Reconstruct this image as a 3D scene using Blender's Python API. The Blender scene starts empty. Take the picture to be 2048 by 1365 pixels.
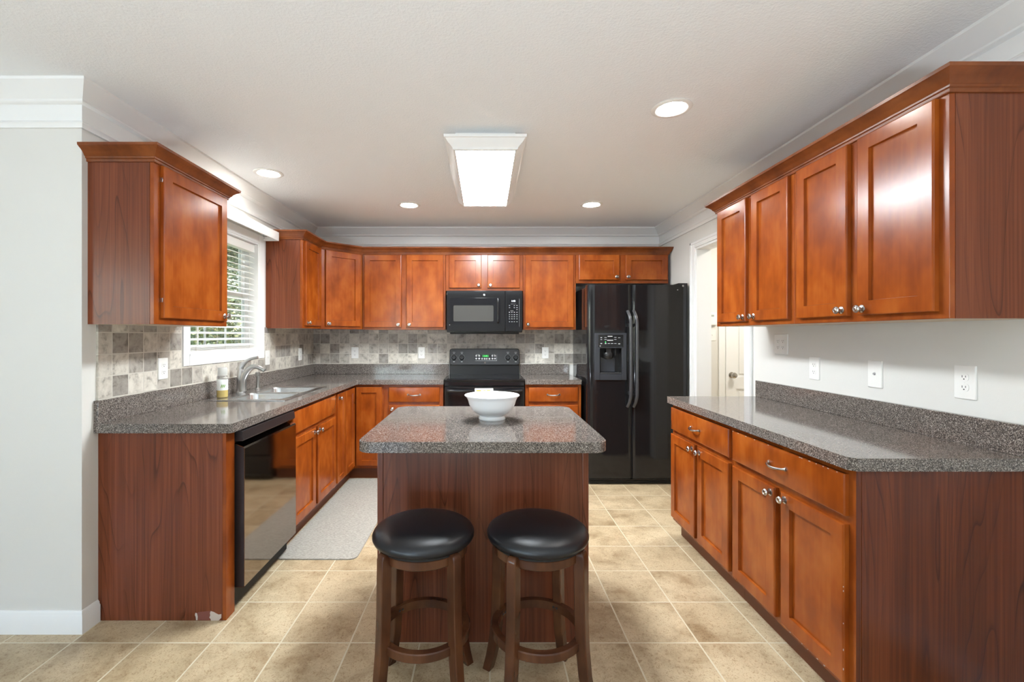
import bpy, bmesh, math, random
from mathutils import Vector, Matrix
random.seed(7)
SC = bpy.context.scene
COL = SC.collection
R = math.radians

# ------------------------------------------------------------------ camera, world, sun, exposure
cam_d = bpy.data.cameras.new('camera')
cam_d.sensor_width = 36.0
cam_d.lens = 910.0 / 2048.0 * 36.0
cam_d.shift_x = (1024 - 970.5) / 2048.0
cam_d.shift_y = -(682.5 - 670.0) / 2048.0
cam_d.clip_start = 0.05
cam = bpy.data.objects.new('camera', cam_d)
cam.location = (0, 0, 1.33)
cam.rotation_euler = (R(90), 0, 0)
COL.objects.link(cam)
SC.camera = cam

SC.view_settings.view_transform = 'Standard'
SC.view_settings.look = 'None'
SC.view_settings.gamma = 1.0
SC.view_settings.use_curve_mapping = False
SC.view_settings.exposure = 1.70
SC.cycles.max_bounces = 14
SC.cycles.diffuse_bounces = 9
SC.cycles.glossy_bounces = 5
SC.cycles.sample_clamp_indirect = 8.0

SKY_STRENGTH = .62
PANEL_L = 28.5        # fluorescent diffuser
CAN_L = 42.0          # recessed cans
world = bpy.data.worlds.new('sky')
SC.world = world
world.use_nodes = True
wn = world.node_tree
bg = wn.nodes['Background']
sky = wn.nodes.new('ShaderNodeTexSky')
sky.sky_type = 'NISHITA'
sky.sun_disc = False
sky.sun_elevation = R(48)
sky.sun_rotation = R(60)
wn.links.new(sky.outputs[0], bg.inputs[0])
bg.inputs[1].default_value = SKY_STRENGTH

sun_d = bpy.data.lights.new('sun', 'SUN')
sun_d.energy = 6.0
sun_d.angle = R(0.6)
sun_d.color = (1, .95, .86)
sun = bpy.data.objects.new('sun', sun_d)
sun.rotation_euler = Vector((-0.62, -0.30, -0.72)).to_track_quat('-Z', 'Y').to_euler()
COL.objects.link(sun)

def portal(name, loc, rot, sx, sy):
    d = bpy.data.lights.new(name, 'AREA')
    d.shape = 'RECTANGLE'; d.size = sx; d.size_y = sy
    d.cycles.is_portal = True
    o = bpy.data.objects.new(name, d)
    o.location = loc; o.rotation_euler = rot
    COL.objects.link(o)
portal('daylight_kitchen', (-1.93, 3.17, 1.63), (0, R(-90), 0), .84, .84)
portal('daylight_west', (-4.73, -1.9, 1.42), (0, R(-90), 0), 1.44, 1.8)
portal('daylight_rear', (-2.6, -3.43, 1.15), (R(90), 0, 0), 2.4, 2.1)

def added_light(name, loc, power, size, col, up=False):
    d = bpy.data.lights.new(name, 'AREA')
    d.shape = 'DISK'; d.size = size; d.energy = power; d.color = col
    o = bpy.data.objects.new(name, d); o.location = loc
    if up: o.rotation_euler = (R(180), 0, 0)
    COL.objects.link(o)
added_light('unseen_ceiling_fill', (-.35, -1.8, .45), 52, .9, (.82, .92, 1), True)  # unseen uplight added to brighten the ceiling and shaded walls
added_light('unseen_hall_fill', (2.6, 3.7, 2.42), 8.5, .25, (1, .95, .86))  # unseen light added to brighten the hall

# ------------------------------------------------------------------ mesh helpers
class MB:
    def __init__(self):
        self.bm = bmesh.new(); self.mi = 0
    def _take(self, bm2, mtx=None):
        if mtx is not None: bmesh.ops.transform(bm2, matrix=mtx, verts=bm2.verts)
        me = bpy.data.meshes.new('t'); bm2.to_mesh(me); bm2.free()
        n = len(self.bm.faces)
        self.bm.from_mesh(me); bpy.data.meshes.remove(me)
        self.bm.faces.ensure_lookup_table()
        for f in self.bm.faces[n:]: f.material_index = self.mi
        return self
    def box(self, x0, x1, y0, y1, z0, z1, bev=0, seg=2, mtx=None):
        b = bmesh.new()
        bmesh.ops.create_cube(b, size=1)
        for v in b.verts:
            v.co = Vector(((x0+x1)/2 + v.co.x*(x1-x0), (y0+y1)/2 + v.co.y*(y1-y0), (z0+z1)/2 + v.co.z*(z1-z0)))
        if bev:
            bmesh.ops.bevel(b, geom=list(b.edges), offset=bev, segments=seg, profile=.5, affect='EDGES')
            for f in b.faces:
                f.normal_update()
                if max(abs(c) for c in f.normal) > .9999:
                    for e in f.edges: e.smooth = False
        return self._take(b, mtx)
    def lathe(self, prof, seg=32, mtx=None, cap=True):
        """prof: (r, z) bottom -> top"""
        b = bmesh.new(); rings = []
        for r, z in prof:
            if r < 1e-6: rings.append([b.verts.new((0, 0, z))])
            else: rings.append([b.verts.new((r*math.cos(2*math.pi*k/seg), r*math.sin(2*math.pi*k/seg), z)) for k in range(seg)])
        for a, c in zip(rings, rings[1:]):
            for k in range(seg):
                q = [a[k % len(a)], a[(k+1) % len(a)], c[(k+1) % len(c)], c[k % len(c)]]
                u = []
                for v in q:
                    if v not in u: u.append(v)
                if len(u) >= 3:
                    try: b.faces.new(u)
                    except ValueError: pass
        if cap:
            if len(rings[0]) > 1: b.faces.new(rings[0][::-1])
            if len(rings[-1]) > 1: b.faces.new(rings[-1])
        bmesh.ops.recalc_face_normals(b, faces=b.faces)
        return self._take(b, mtx)
    def cyl(self, p, axis, r, h, seg=24, r2=None):
        q = Vector(axis).normalized().to_track_quat('Z', 'Y').to_matrix().to_4x4()
        return self.lathe([(r, 0), (r2 if r2 is not None else r, h)], seg, Matrix.Translation(p) @ q)
    def loft(self, rings, closed=True, cap=True, mtx=None):
        b = bmesh.new()
        vs = [[b.verts.new(p) for p in r] for r in rings]
        n = len(vs[0])
        for a, c in zip(vs, vs[1:]):
            for k in range(n if closed else n-1):
                b.faces.new((a[k], a[(k+1) % n], c[(k+1) % n], c[k]))
        if cap:
            b.faces.new(vs[0][::-1]); b.faces.new(vs[-1])
        bmesh.ops.recalc_face_normals(b, faces=b.faces)
        return self._take(b, mtx)
    def tube(self, pts, rad, seg=12, sx=1.0, sy=1.0):
        pts = [Vector(p) for p in pts]; rings = []
        n = len(pts); up = None
        for i, p in enumerate(pts):
            t = (pts[min(i+1, n-1)] - pts[max(i-1, 0)]).normalized()
            if up is None:
                up = Vector((0, 0, 1)) if abs(t.z) < .9 else Vector((0, 1, 0))
            s = t.cross(up).normalized(); up = s.cross(t).normalized()
            r = rad[i] if isinstance(rad, (list, tuple)) else rad
            rings.append([p + s*math.cos(2*math.pi*k/seg)*r*sx + up*math.sin(2*math.pi*k/seg)*r*sy for k in range(seg)])
        return self.loft(rings)
    def prism(self, poly, z0, z1, mtx=None):
        return self.loft([[(x, y, z0) for x, y in poly], [(x, y, z1) for x, y in poly]], mtx=mtx)
    def sweep(self, path, prof):
        """path of (x, y), room on its right; prof closed list of (offset, z)"""
        P = [Vector(p) for p in path]; rings = []
        for i, p in enumerate(P):
            ns = []
            if i > 0: d = (P[i]-P[i-1]).normalized(); ns.append(Vector((d.y, -d.x)))
            if i < len(P)-1: d = (P[i+1]-P[i]).normalized(); ns.append(Vector((d.y, -d.x)))
            if len(ns) == 2:
                m = ns[0]+ns[1]; m = m / (1 + ns[0].dot(ns[1]))
            else: m = ns[0]
            rings.append([(p.x+m.x*o, p.y+m.y*o, z) for o, z in prof])
        return self.loft(rings)
    def build(self, name, mats, parent=None, shift=None, smooth=35):
        me = bpy.data.meshes.new(name)
        if shift is not None:
            bmesh.ops.translate(self.bm, verts=self.bm.verts, vec=-Vector(shift))
        if smooth:
            lim = R(smooth)
            for f in self.bm.faces: f.normal_update(); f.smooth = True
            for e in self.bm.edges:
                if e.calc_face_angle(0) > lim: e.smooth = False
        self.bm.to_mesh(me); self.bm.free()
        for m in (mats if isinstance(mats, (list, tuple)) else [mats]): me.materials.append(m)
        o = bpy.data.objects.new(name, me); COL.objects.link(o)
        if parent is not None: o.parent = parent
        elif shift is not None: o.location = shift
        return o

def tag(o, label, cat, group=None, kind=None):
    o['label'] = label; o['category'] = cat
    if group: o['group'] = group
    if kind: o['kind'] = kind
    return o
def thing(name, label, cat, loc=(0, 0, 0), rotz=0, group=None):
    o = bpy.data.objects.new(name, None); COL.objects.link(o)
    o.empty_display_size = .1
    o.location = loc; o.rotation_euler = (0, 0, R(rotz))
    return tag(o, label, cat, group)
def struct(name, mb, mats, label=None, parent=None, cat=None, smooth=35):
    o = mb.build(name, mats, parent, smooth=smooth)
    if parent is None:
        o['kind'] = 'structure'
        if label: o['label'] = label
        o['category'] = cat or name.split('_')[0]
    return o

# ------------------------------------------------------------------ materials
def nodes(name):
    m = bpy.data.materials.new(name); m.use_nodes = True
    nt = m.node_tree; b = nt.nodes['Principled BSDF']
    return m, nt, b
def plain(name, col, rough=.5, metal=0, spec=.5, coat=0, emit=None, trans=0, ior=1.45):
    m, nt, b = nodes(name)
    b.inputs['Base Color'].default_value = (*col, 1)
    b.inputs['Roughness'].default_value = rough
    b.inputs['Metallic'].default_value = metal
    b.inputs['Specular IOR Level'].default_value = spec
    b.inputs['Coat Weight'].default_value = coat
    b.inputs['IOR'].default_value = ior
    b.inputs['Transmission Weight'].default_value = trans
    if emit:
        b.inputs['Emission Color'].default_value = (*emit[0], 1)
        b.inputs['Emission Strength'].default_value = emit[1]
    return m
def N(nt, t, **kw):
    n = nt.nodes.new(t)
    for k, v in kw.items():
        if k in n.inputs: n.inputs[k].default_value = v
        else: setattr(n, k, v)
    return n
def ramp(nt, stops, interp='LINEAR'):
    r = nt.nodes.new('ShaderNodeValToRGB'); r.color_ramp.interpolation = interp
    e = r.color_ramp.elements
    while len(e) < len(stops): e.new(.5)
    for el, (p, c) in zip(e, stops): el.position = p; el.color = (*c, 1)
    return r
def coords(nt, scale=(1, 1, 1), rand=0.0):
    tc = nt.nodes.new('ShaderNodeTexCoord'); mp = nt.nodes.new('ShaderNodeMapping')
    mp.inputs['Scale'].default_value = scale
    if rand:
        oi = nt.nodes.new('ShaderNodeObjectInfo')
        ml = N(nt, 'ShaderNodeVectorMath', operation='SCALE'); ml.inputs[0].default_value = (13, 7, 11)
        nt.links.new(oi.outputs['Random'], ml.inputs['Scale'])
        ad = N(nt, 'ShaderNodeVectorMath', operation='ADD')
        nt.links.new(tc.outputs['Object'], ad.inputs[0]); nt.links.new(ml.outputs[0], ad.inputs[1])
        nt.links.new(ad.outputs[0], mp.inputs[0])
    else:
        nt.links.new(tc.outputs['Object'], mp.inputs[0])
    return mp
def bump(nt, b, src, strength, dist=.002):
    bp = N(nt, 'ShaderNodeBump'); bp.inputs['Strength'].default_value = strength; bp.inputs['Distance'].default_value = dist
    nt.links.new(src, bp.inputs['Height']); nt.links.new(bp.outputs[0], b.inputs['Normal'])

def maple(name, lo, mid, hi, rough=.22, coat=.15):
    m, nt, b = nodes(name); L = nt.links.new
    c1 = coords(nt, (7, 7, 4.0), 1)
    n1 = N(nt, 'ShaderNodeTexNoise', Scale=1.0, Detail=3.0, Roughness=.55); L(c1.outputs[0], n1.inputs[0])
    c2 = coords(nt, (70, 70, 3.0), 1)
    n2 = N(nt, 'ShaderNodeTexNoise', Scale=1.0, Detail=2.0); L(c2.outputs[0], n2.inputs[0])
    mx = N(nt, 'ShaderNodeMix', data_type='FLOAT'); mx.inputs[0].default_value = .13
    L(n1.outputs[0], mx.inputs[2]); L(n2.outputs[0], mx.inputs[3])
    r = ramp(nt, [(.33, lo), (.5, mid), (.68, hi)]); L(mx.outputs[0], r.inputs[0])
    L(r.outputs[0], b.inputs['Base Color'])
    b.inputs['Roughness'].default_value = rough
    b.inputs['Specular IOR Level'].default_value = .36
    b.inputs['Coat Weight'].default_value = 0
    return m
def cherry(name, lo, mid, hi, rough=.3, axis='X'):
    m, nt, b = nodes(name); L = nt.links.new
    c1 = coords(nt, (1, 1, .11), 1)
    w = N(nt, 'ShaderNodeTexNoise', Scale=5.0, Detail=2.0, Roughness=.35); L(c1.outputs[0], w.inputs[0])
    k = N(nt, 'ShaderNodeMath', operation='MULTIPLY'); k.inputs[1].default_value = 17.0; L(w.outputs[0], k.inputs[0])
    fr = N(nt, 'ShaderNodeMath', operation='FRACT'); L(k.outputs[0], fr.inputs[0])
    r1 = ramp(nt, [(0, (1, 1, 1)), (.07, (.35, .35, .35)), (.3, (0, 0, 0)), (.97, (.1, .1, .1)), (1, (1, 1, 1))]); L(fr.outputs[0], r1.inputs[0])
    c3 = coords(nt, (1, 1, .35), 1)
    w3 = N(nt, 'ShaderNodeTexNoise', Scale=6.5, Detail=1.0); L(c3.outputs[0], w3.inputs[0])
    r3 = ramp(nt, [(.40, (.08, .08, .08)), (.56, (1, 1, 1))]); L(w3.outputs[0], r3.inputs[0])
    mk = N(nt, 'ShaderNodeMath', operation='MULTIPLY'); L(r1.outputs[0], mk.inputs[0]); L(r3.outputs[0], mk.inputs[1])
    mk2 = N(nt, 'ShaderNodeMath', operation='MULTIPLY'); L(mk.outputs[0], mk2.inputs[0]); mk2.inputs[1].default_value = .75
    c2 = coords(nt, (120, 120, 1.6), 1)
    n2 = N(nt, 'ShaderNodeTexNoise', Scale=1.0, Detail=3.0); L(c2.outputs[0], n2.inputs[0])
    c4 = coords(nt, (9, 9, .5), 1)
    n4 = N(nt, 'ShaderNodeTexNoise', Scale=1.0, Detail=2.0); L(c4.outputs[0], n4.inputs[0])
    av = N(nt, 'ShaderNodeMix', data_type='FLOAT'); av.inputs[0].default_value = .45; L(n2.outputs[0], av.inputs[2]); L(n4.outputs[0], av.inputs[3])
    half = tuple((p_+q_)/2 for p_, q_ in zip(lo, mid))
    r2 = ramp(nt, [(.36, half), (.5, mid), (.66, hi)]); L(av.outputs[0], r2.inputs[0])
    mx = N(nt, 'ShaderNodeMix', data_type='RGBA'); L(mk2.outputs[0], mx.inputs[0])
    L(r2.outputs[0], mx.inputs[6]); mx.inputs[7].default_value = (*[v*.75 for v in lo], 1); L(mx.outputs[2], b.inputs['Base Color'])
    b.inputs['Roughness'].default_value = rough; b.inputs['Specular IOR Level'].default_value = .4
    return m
def speckle(name, rough=.09):
    m, nt, b = nodes(name); L = nt.links.new
    c = coords(nt, (1, 1, 1))
    v = N(nt, 'ShaderNodeTexVoronoi', Scale=400.0); L(c.outputs[0], v.inputs[0])
    v2 = N(nt, 'ShaderNodeTexNoise', Scale=520.0, Detail=1.0); L(c.outputs[0], v2.inputs[0])
    s = N(nt, 'ShaderNodeSeparateColor'); L(v.outputs['Color'], s.inputs[0])
    mx = N(nt, 'ShaderNodeMix', data_type='FLOAT'); mx.inputs[0].default_value = .3
    L(s.outputs[0], mx.inputs[2]); L(v2.outputs[0], mx.inputs[3])
    r = ramp(nt, [(0, (.038, .033, .031)), (.27, (.088, .074, .066)), (.45, (.145, .123, .108)), (.63, (.24, .205, .18)), (.80, (.44, .40, .36))], 'CONSTANT')
    L(mx.outputs[0], r.inputs[0]); L(r.outputs[0], b.inputs['Base Color'])
    b.inputs['Roughness'].default_value = rough
    return m
def wallpaint(name, col, bmp=.05, scale=220, rough=.6):
    m, nt, b = nodes(name)
    b.inputs['Base Color'].default_value = (*col, 1); b.inputs['Roughness'].default_value = rough
    b.inputs['Specular IOR Level'].default_value = .3
    c = coords(nt); n = N(nt, 'ShaderNodeTexNoise', Scale=float(scale), Detail=2.0)
    nt.links.new(c.outputs[0], n.inputs[0]); bump(nt, b, n.outputs[0], bmp, .004)
    return m
def tiles(name, u, v, w, h, off, c1, c2, mort, msize, vein, rough, smooth=.1, bmp=.6, fleck=None, nscale=14):
    """square tiles in the (u, v) plane of object space"""
    m, nt, b = nodes(name); L = nt.links.new
    tc = nt.nodes.new('ShaderNodeTexCoord'); sp = N(nt, 'ShaderNodeSeparateXYZ'); L(tc.outputs['Object'], sp.inputs[0])
    cb = N(nt, 'ShaderNodeCombineXYZ'); L(sp.outputs[u], cb.inputs[0]); L(sp.outputs[v], cb.inputs[1])
    ad = N(nt, 'ShaderNodeVectorMath', operation='SUBTRACT'); ad.inputs[1].default_value = (off[0]-40*w, off[1]-40*h, 0); L(cb.outputs[0], ad.inputs[0])
    br = N(nt, 'ShaderNodeTexBrick', offset=0.0, squash=1.0)
    br.inputs['Scale'].default_value = 1; br.inputs['Mortar Size'].default_value = msize; br.inputs['Mortar Smooth'].default_value = smooth
    br.inputs['Bias'].default_value = 0; br.inputs['Brick Width'].default_value = w; br.inputs['Row Height'].default_value = h
    br.inputs['Color1'].default_value = (0, 0, 0, 1); br.inputs['Color2'].default_value = (1, 1, 1, 1); br.inputs['Mortar'].default_value = (.5, .5, .5, 1)
    L(ad.outputs[0], br.inputs['Vector'])
    n1 = N(nt, 'ShaderNodeTexNoise', Scale=float(nscale), Detail=6.0, Roughness=.66, Distortion=.35)
    # shift the noise per tile so the veins stop at the grout
    sc = N(nt, 'ShaderNodeVectorMath', operation='SCALE'); sc.inputs['Scale'].default_value = 7.0; L(br.outputs['Color'], sc.inputs[0])
    a2 = N(nt, 'ShaderNodeVectorMath', operation='ADD'); L(tc.outputs['Object'], a2.inputs[0]); L(sc.outputs[0], a2.inputs[1]); L(a2.outputs[0], n1.inputs[0])
    rb = ramp(nt, c1); L(br.outputs['Color'], rb.inputs[0])
    rv = ramp(nt, vein); L(n1.outputs[0], rv.inputs[0])
    mx = N(nt, 'ShaderNodeMix', data_type='RGBA', blend_type='MULTIPLY'); mx.inputs[0].default_value = c2
    L(rb.outputs[0], mx.inputs[6]); L(rv.outputs[0], mx.inputs[7])
    out = mx.outputs[2]
    if fleck:
        n3 = N(nt, 'ShaderNodeTexNoise', Scale=fleck[0], Detail=4.0, Roughness=.7, Distortion=1.5); L(tc.outputs['Object'], n3.inputs[0])
        r3 = ramp(nt, [(fleck[1], fleck[2]), (fleck[1]+.08, (1, 1, 1))]); L(n3.outputs[0], r3.inputs[0])
        m3 = N(nt, 'ShaderNodeMix', data_type='RGBA', blend_type='MULTIPLY'); m3.inputs[0].default_value = .8
        L(out, m3.inputs[6]); L(r3.outputs[0], m3.inputs[7]); out = m3.outputs[2]
    m2 = N(nt, 'ShaderNodeMix', data_type='RGBA'); L(br.outputs['Fac'], m2.inputs[0]); L(out, m2.inputs[6]); m2.inputs[7].default_value = (*mort, 1)
    L(m2.outputs[2], b.inputs['Base Color']); b.inputs['Roughness'].default_value = rough
    inv = N(nt, 'ShaderNodeMath', operation='SUBTRACT'); inv.inputs[0].default_value = 1; L(br.outputs['Fac'], inv.inputs[1])
    bump(nt, b, inv.outputs[0], bmp, .0025)
    return m
def fabric(name, c1, c2, scale, rough=.95):
    m, nt, b = nodes(name); L = nt.links.new
    c = coords(nt, (.25, 1, 1)); n = N(nt, 'ShaderNodeTexNoise', Scale=float(scale), Detail=3.0, Roughness=.7); L(c.outputs[0], n.inputs[0])
    r = ramp(nt, [(.35, c1), (.65, c2)]); L(n.outputs[0], r.inputs[0]); L(r.outputs[0], b.inputs['Base Color'])
    b.inputs['Roughness'].default_value = rough; b.inputs['Specular IOR Level'].default_value = .1
    bump(nt, b, n.outputs[0], .4, .003)
    return m

M_WALL = wallpaint('wall_paint', (.70, .69, .655))
M_WALLR = wallpaint('darkened_rear_wall', (.20, .185, .165))  # unseen rear wall made dark so the black appliances reflect less light
M_CEIL = wallpaint('ceiling_paint', (.845, .86, .87), .45, 110, .8)
M_TRIM = plain('white_trim_paint', (.83, .835, .825), .35)
M_DOORP = plain('white_door_paint', (.82, .82, .81), .35)
M_MAPLE = maple('stained_maple', (.205, .040, .005), (.285, .061, .007), (.375, .098, .014))
M_FRAME = maple('stained_maple_frame', (.185, .036, .005), (.255, .054, .007), (.33, .083, .012), .24)
M_PANEL = cherry('cherry_laminate', (.075, .019, .008), (.175, .044, .016), (.225, .061, .023), .27)
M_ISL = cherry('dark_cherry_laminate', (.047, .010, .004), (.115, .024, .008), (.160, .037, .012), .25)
M_NATURAL = plain('natural_maple_veneer', (.62, .50, .36), .5)
M_ISLP = cherry('island_laminate', (.055, .015, .007), (.150, .041, .018), (.20, .058, .026), .27)
M_TOE = plain('stained_toe_board', (.15, .042, .014), .45)
M_CROWNW = maple('stained_crown', (.12, .030, .008), (.19, .050, .012), (.25, .072, .018), .28)
M_STONE = speckle('speckled_laminate')
M_NICKEL = plain('pewter_nickel', (.48, .46, .43), .24, 1)
M_STEEL = plain('brushed_steel', (.62, .62, .61), .26, 1)
M_FAUCET = plain('satin_nickel', (.50, .50, .49), .3, 1)
M_BLACK = plain('black_gloss', (.010, .010, .011), .07, 0, .5)
M_BLACKS = plain('black_satin', (.014, .014, .015), .3)
M_BLACKM = plain('black_matte', (.012, .012, .012), .6)
M_DARKG = plain('dark_grey_gloss', (.05, .05, .055), .16)
M_DISPF = plain('charcoal_plastic', (.035, .038, .045), .25)
M_GLASSB = plain('black_ceramic_glass', (.008, .008, .010), .05)
M_MWGLASS = plain('grey_screen_glass', (.06, .058, .054), .12)
M_DW = plain('black_stainless', (.30, .255, .215), .07, 1)
M_DWS = plain('black_stainless_side', (.045, .04, .042), .3, .6)
M_LABEL = plain('printed_grey', (.45, .45, .45), .5)
M_WHITEP = plain('white_plastic', (.84, .83, .80), .35)
M_SLOT = plain('outlet_slot', (.03, .03, .03), .6)
M_GREEN = plain('green_display', (.0, .05, .0), .4, emit=((.05, .9, .12), 1.2))
M_GREENB = plain('green_display_back', (.005, .03, .008), .3, emit=((.02, .35, .05), .25))
M_WHITED = plain('white_display', (.3, .3, .3), .4, emit=((.85, .92, 1), 1.6))
M_CERAMIC = plain('white_ceramic', (.88, .89, .89), .12, coat=.4)
M_LEATHER = None
M_STOOL = maple('walnut_stool_wood', (.045, .016, .008), (.082, .029, .013), (.135, .053, .021), .24)
M_RUG = fabric('grey_mat', (.25, .235, .205), (.45, .425, .38), 260)
M_GLASS = plain('clear_glass', (1, 1, 1), .0, trans=1, ior=1.45)
M_SOAPC = plain('clear_plastic', (.95, .96, .95), .08, trans=.9, ior=1.3)
M_SOAPY = plain('yellow_soap', (.80, .58, .10), .2)
M_SOAPW = plain('soap_label', (.85, .86, .82), .4)
M_SOAPK = plain('frosted_cap', (.80, .81, .78), .3, trans=.5)
M_LEAFG = plain('green_print', (.25, .42, .12), .5)
M_ORANGE = plain('orange_print', (.85, .42, .06), .7)
M_YELLOW = plain('yellow_print', (.85, .72, .12), .7)
M_TOWEL = plain('white_cotton', (.85, .84, .78), .9)
M_PANELLIT = plain('lit_diffuser', (.9, .9, .88), .5, emit=((.89, .955, 1.0), PANEL_L))
M_CANLIT = plain('lit_can', (.9, .9, .88), .5, emit=((1, .97, .93), CAN_L))
M_CHIP = plain('exposed_particle_board', (.52, .43, .36), .8)
M_CHIPL = plain('lifted_laminate', (.20, .07, .055), .12)
M_BLIND = plain('white_blind', (.82, .81, .77), .4)
M_BLINDC = plain('blind_cord', (.75, .72, .66), .8)
M_VINYL = plain('vinyl_sash', (.80, .81, .81), .35)
M_BARK = plain('bark', (.16, .11, .07), .9)
M_GRASS = fabric('lawn', (.06, .12, .02), (.14, .22, .05), 3)
def leafmat():
    m, nt, b = nodes('tree_leaf'); oi = nt.nodes.new('ShaderNodeNewGeometry')
    r = ramp(nt, [(0, (.030, .045, .014)), (.55, (.085, .105, .034)), (1, (.26, .24, .085))])
    nt.links.new(oi.outputs['Random Per Island'], r.inputs[0]); nt.links.new(r.outputs[0], b.inputs['Base Color'])
    b.inputs['Roughness'].default_value = .6
    return m
M_LEAF = leafmat()
def leathermat():
    m, nt, b = nodes('black_leather')
    b.inputs['Base Color'].default_value = (.008, .009, .012, 1); b.inputs['Roughness'].default_value = .36
    c = coords(nt); v = N(nt, 'ShaderNodeTexVoronoi', Scale=420.0); nt.links.new(c.outputs[0], v.inputs[0])
    bump(nt, b, v.outputs[0], .10, .0015)
    return m
M_LEATHER = leathermat()
M_FLOOR = tiles('vinyl_tile_floor', 0, 1, .3005, .2995, (.9196, 1.9630),
                [(0, (.46, .365, .235)), (.5, (.50, .40, .265)), (1, (.535, .435, .292))], .95, (.62, .56, .42), .0040,
                [(.32, (.60, .52, .43)), (.46, (.88, .85, .80)), (.60, (1.12, 1.12, 1.10))], .30, .3, .3,
                fleck=(85.0, .39, (.60, .50, .41)), nscale=5)
TILE_STOPS = [(0, (.31, .285, .255)), (.14, (.36, .33, .295)), (.24, (.48, .445, .395)), (.55, (.60, .56, .495)), (1, (.74, .70, .62))]
TILE_VEIN = [(.34, (.42, .40, .38)), (.47, (.85, .84, .82)), (.62, (1.05, 1.05, 1.04))]
M_TILEB = tiles('travertine_back', 0, 2, .1016, .1035, (.3125, 1.0305), TILE_STOPS, .9, (.62, .59, .52), .0028, TILE_VEIN, .45, .15, .8, nscale=20)
M_TILEL = tiles('travertine_side', 1, 2, .1000, .1035, (2.183, 1.0305), TILE_STOPS, .9, (.62, .59, .52), .0028, TILE_VEIN, .45, .15, .8, nscale=20)

# ------------------------------------------------------------------ the setting
H = 2.44
XL, XR, YB, YN = -1.80, 1.82, 4.75, 2.03
XW, YR = -4.6, -3.3
XH = 3.7          # hall far side
fl = MB().box(XW-.15, XH+.15, YR-.15, YB+.15, -.12, 0)
struct('floor', fl, M_FLOOR, 'beige square tile floor with pale grout', smooth=0)
ce = MB().box(XW-.15, XH+.15, YR-.15, YB+.15, H, H+.12)
struct('ceiling', ce, M_CEIL, 'white textured ceiling', smooth=0)
WY0, WY1, WZ0, WZ1 = 2.745, 3.59, 1.20, 2.05
wl = MB().box(XL-.12, XL, YN+.12, WY0, 0, H).box(XL-.12, XL, WY1, YB, 0, H).box(XL-.12, XL, WY0, WY1, 0, WZ0).box(XL-.12, XL, WY0, WY1, WZ1, H)
wall_left = struct('wall_left', wl, M_WALL, 'left kitchen wall with the window over the sink', smooth=0)
wall_near = struct('wall_near', MB().box(XW, XL, YN, YN+.12, 0, H), M_WALL, 'pale painted wall end beside the left cabinets', smooth=0)
wall_back = struct('wall_back', MB().box(XL-.12, XR+.12, YB, YB+.12, 0, H), M_WALL, 'back kitchen wall behind the range', smooth=0)
DY0, DY1, DZ = 3.175, 3.93, 2.082
wr = MB().box(XR, XR+.12, YR, DY0, 0, H).box(XR, XR+.12, DY1, YB, 0, H).box(XR, XR+.12, DY0, DY1, DZ, H)
wall_right = struct('wall_right', wr, M_WALL, 'right kitchen wall with the doorway beside the refrigerator', smooth=0)
struct('wall_hall', MB().box(XR+.12, XH, 4.6, 4.72, 0, H).box(XH, XH+.12, 1.9, 4.6, 0, H).box(XR+.12, XH, 1.9, 2.0, 0, H), M_WALL, 'hall walls seen through the doorway', smooth=0)
# rear and west walls of the dining side, with windows
def wall_hole(axis, p0, p1, a0, a1, holes):
    mb = MB(); xs = sorted(holes)
    def put(s0, s1, z0, z1):
        if axis == 'y': mb.box(s0, s1, p0, p1, z0, z1)
        else: mb.box(p0, p1, s0, s1, z0, z1)
    cur = a0
    for (h0, h1, z0, z1) in xs:
        put(cur, h0, 0, H)
        if z0 > 0: put(h0, h1, 0, z0)
        put(h0, h1, z1, H); cur = h1
    put(cur, a1, 0, H)
    return mb
struct('wall_rear', wall_hole('y', YR-.12, YR, XW-.12, XR+.12, [(-3.8, -1.4, .10, 2.20)]), M_WALLR, smooth=0)
struct('wall_west', wall_hole('x', XW-.12, XW, YR, YN+.12, [(-2.8, -1.0, .70, 2.14)]), M_WALL, smooth=0)
def plain_window(name, axis, p, a0, a1, z0, z1, n, cut):
    mb = MB(); t = .05
    def put(s0, s1, q0, q1):
        if axis == 'y': mb.box(s0, s1, p-.08, p-.03, q0, q1)
        else: mb.box(p-.08, p-.03, s0, s1, q0, q1)
    put(a0, a1, z0, z0+t); put(a0, a1, z1-t, z1)
    for k in range(n+1):
        s = a0 + (a1-a0-t)*k/n
        put(s, s+t, z0+t, z1-t)
    if cut: put(a0, a1, cut-.02, cut+.02)
    o = struct(name, mb, M_VINYL, smooth=0)
    g = MB()
    if axis == 'y': g.box(a0+.01, a1-.01, p-.058, p-.054, z0+.01, z1-.01)
    else: g.box(p-.058, p-.054, a0+.01, a1-.01, z0+.01, z1-.01)
    g.build('glass', M_GLASS, o, smooth=0)
plain_window('window_2', 'y', YR, -3.8, -1.4, .10, 2.20, 2, None)
plain_window('window_3', 'x', XW, -2.8, -1.0, .70, 2.14, 2, 1.42)

# tiled backsplash on the walls
tl = MB().box(XL, XL+.010, 2.105, 2.685, 1.02, 1.39).box(XL, XL+.010, 2.685, 3.675, 1.02, 1.142).box(XL, XL+.010, 3.675, YB, 1.02, 1.39)
tl.build('tile_backsplash', M_TILEL, wall_left, smooth=0)
MB().box(XL+.010, .915, YB-.010, YB, 1.02, 1.40).build('tile_backsplash', M_TILEB, wall_back, smooth=0)

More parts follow.
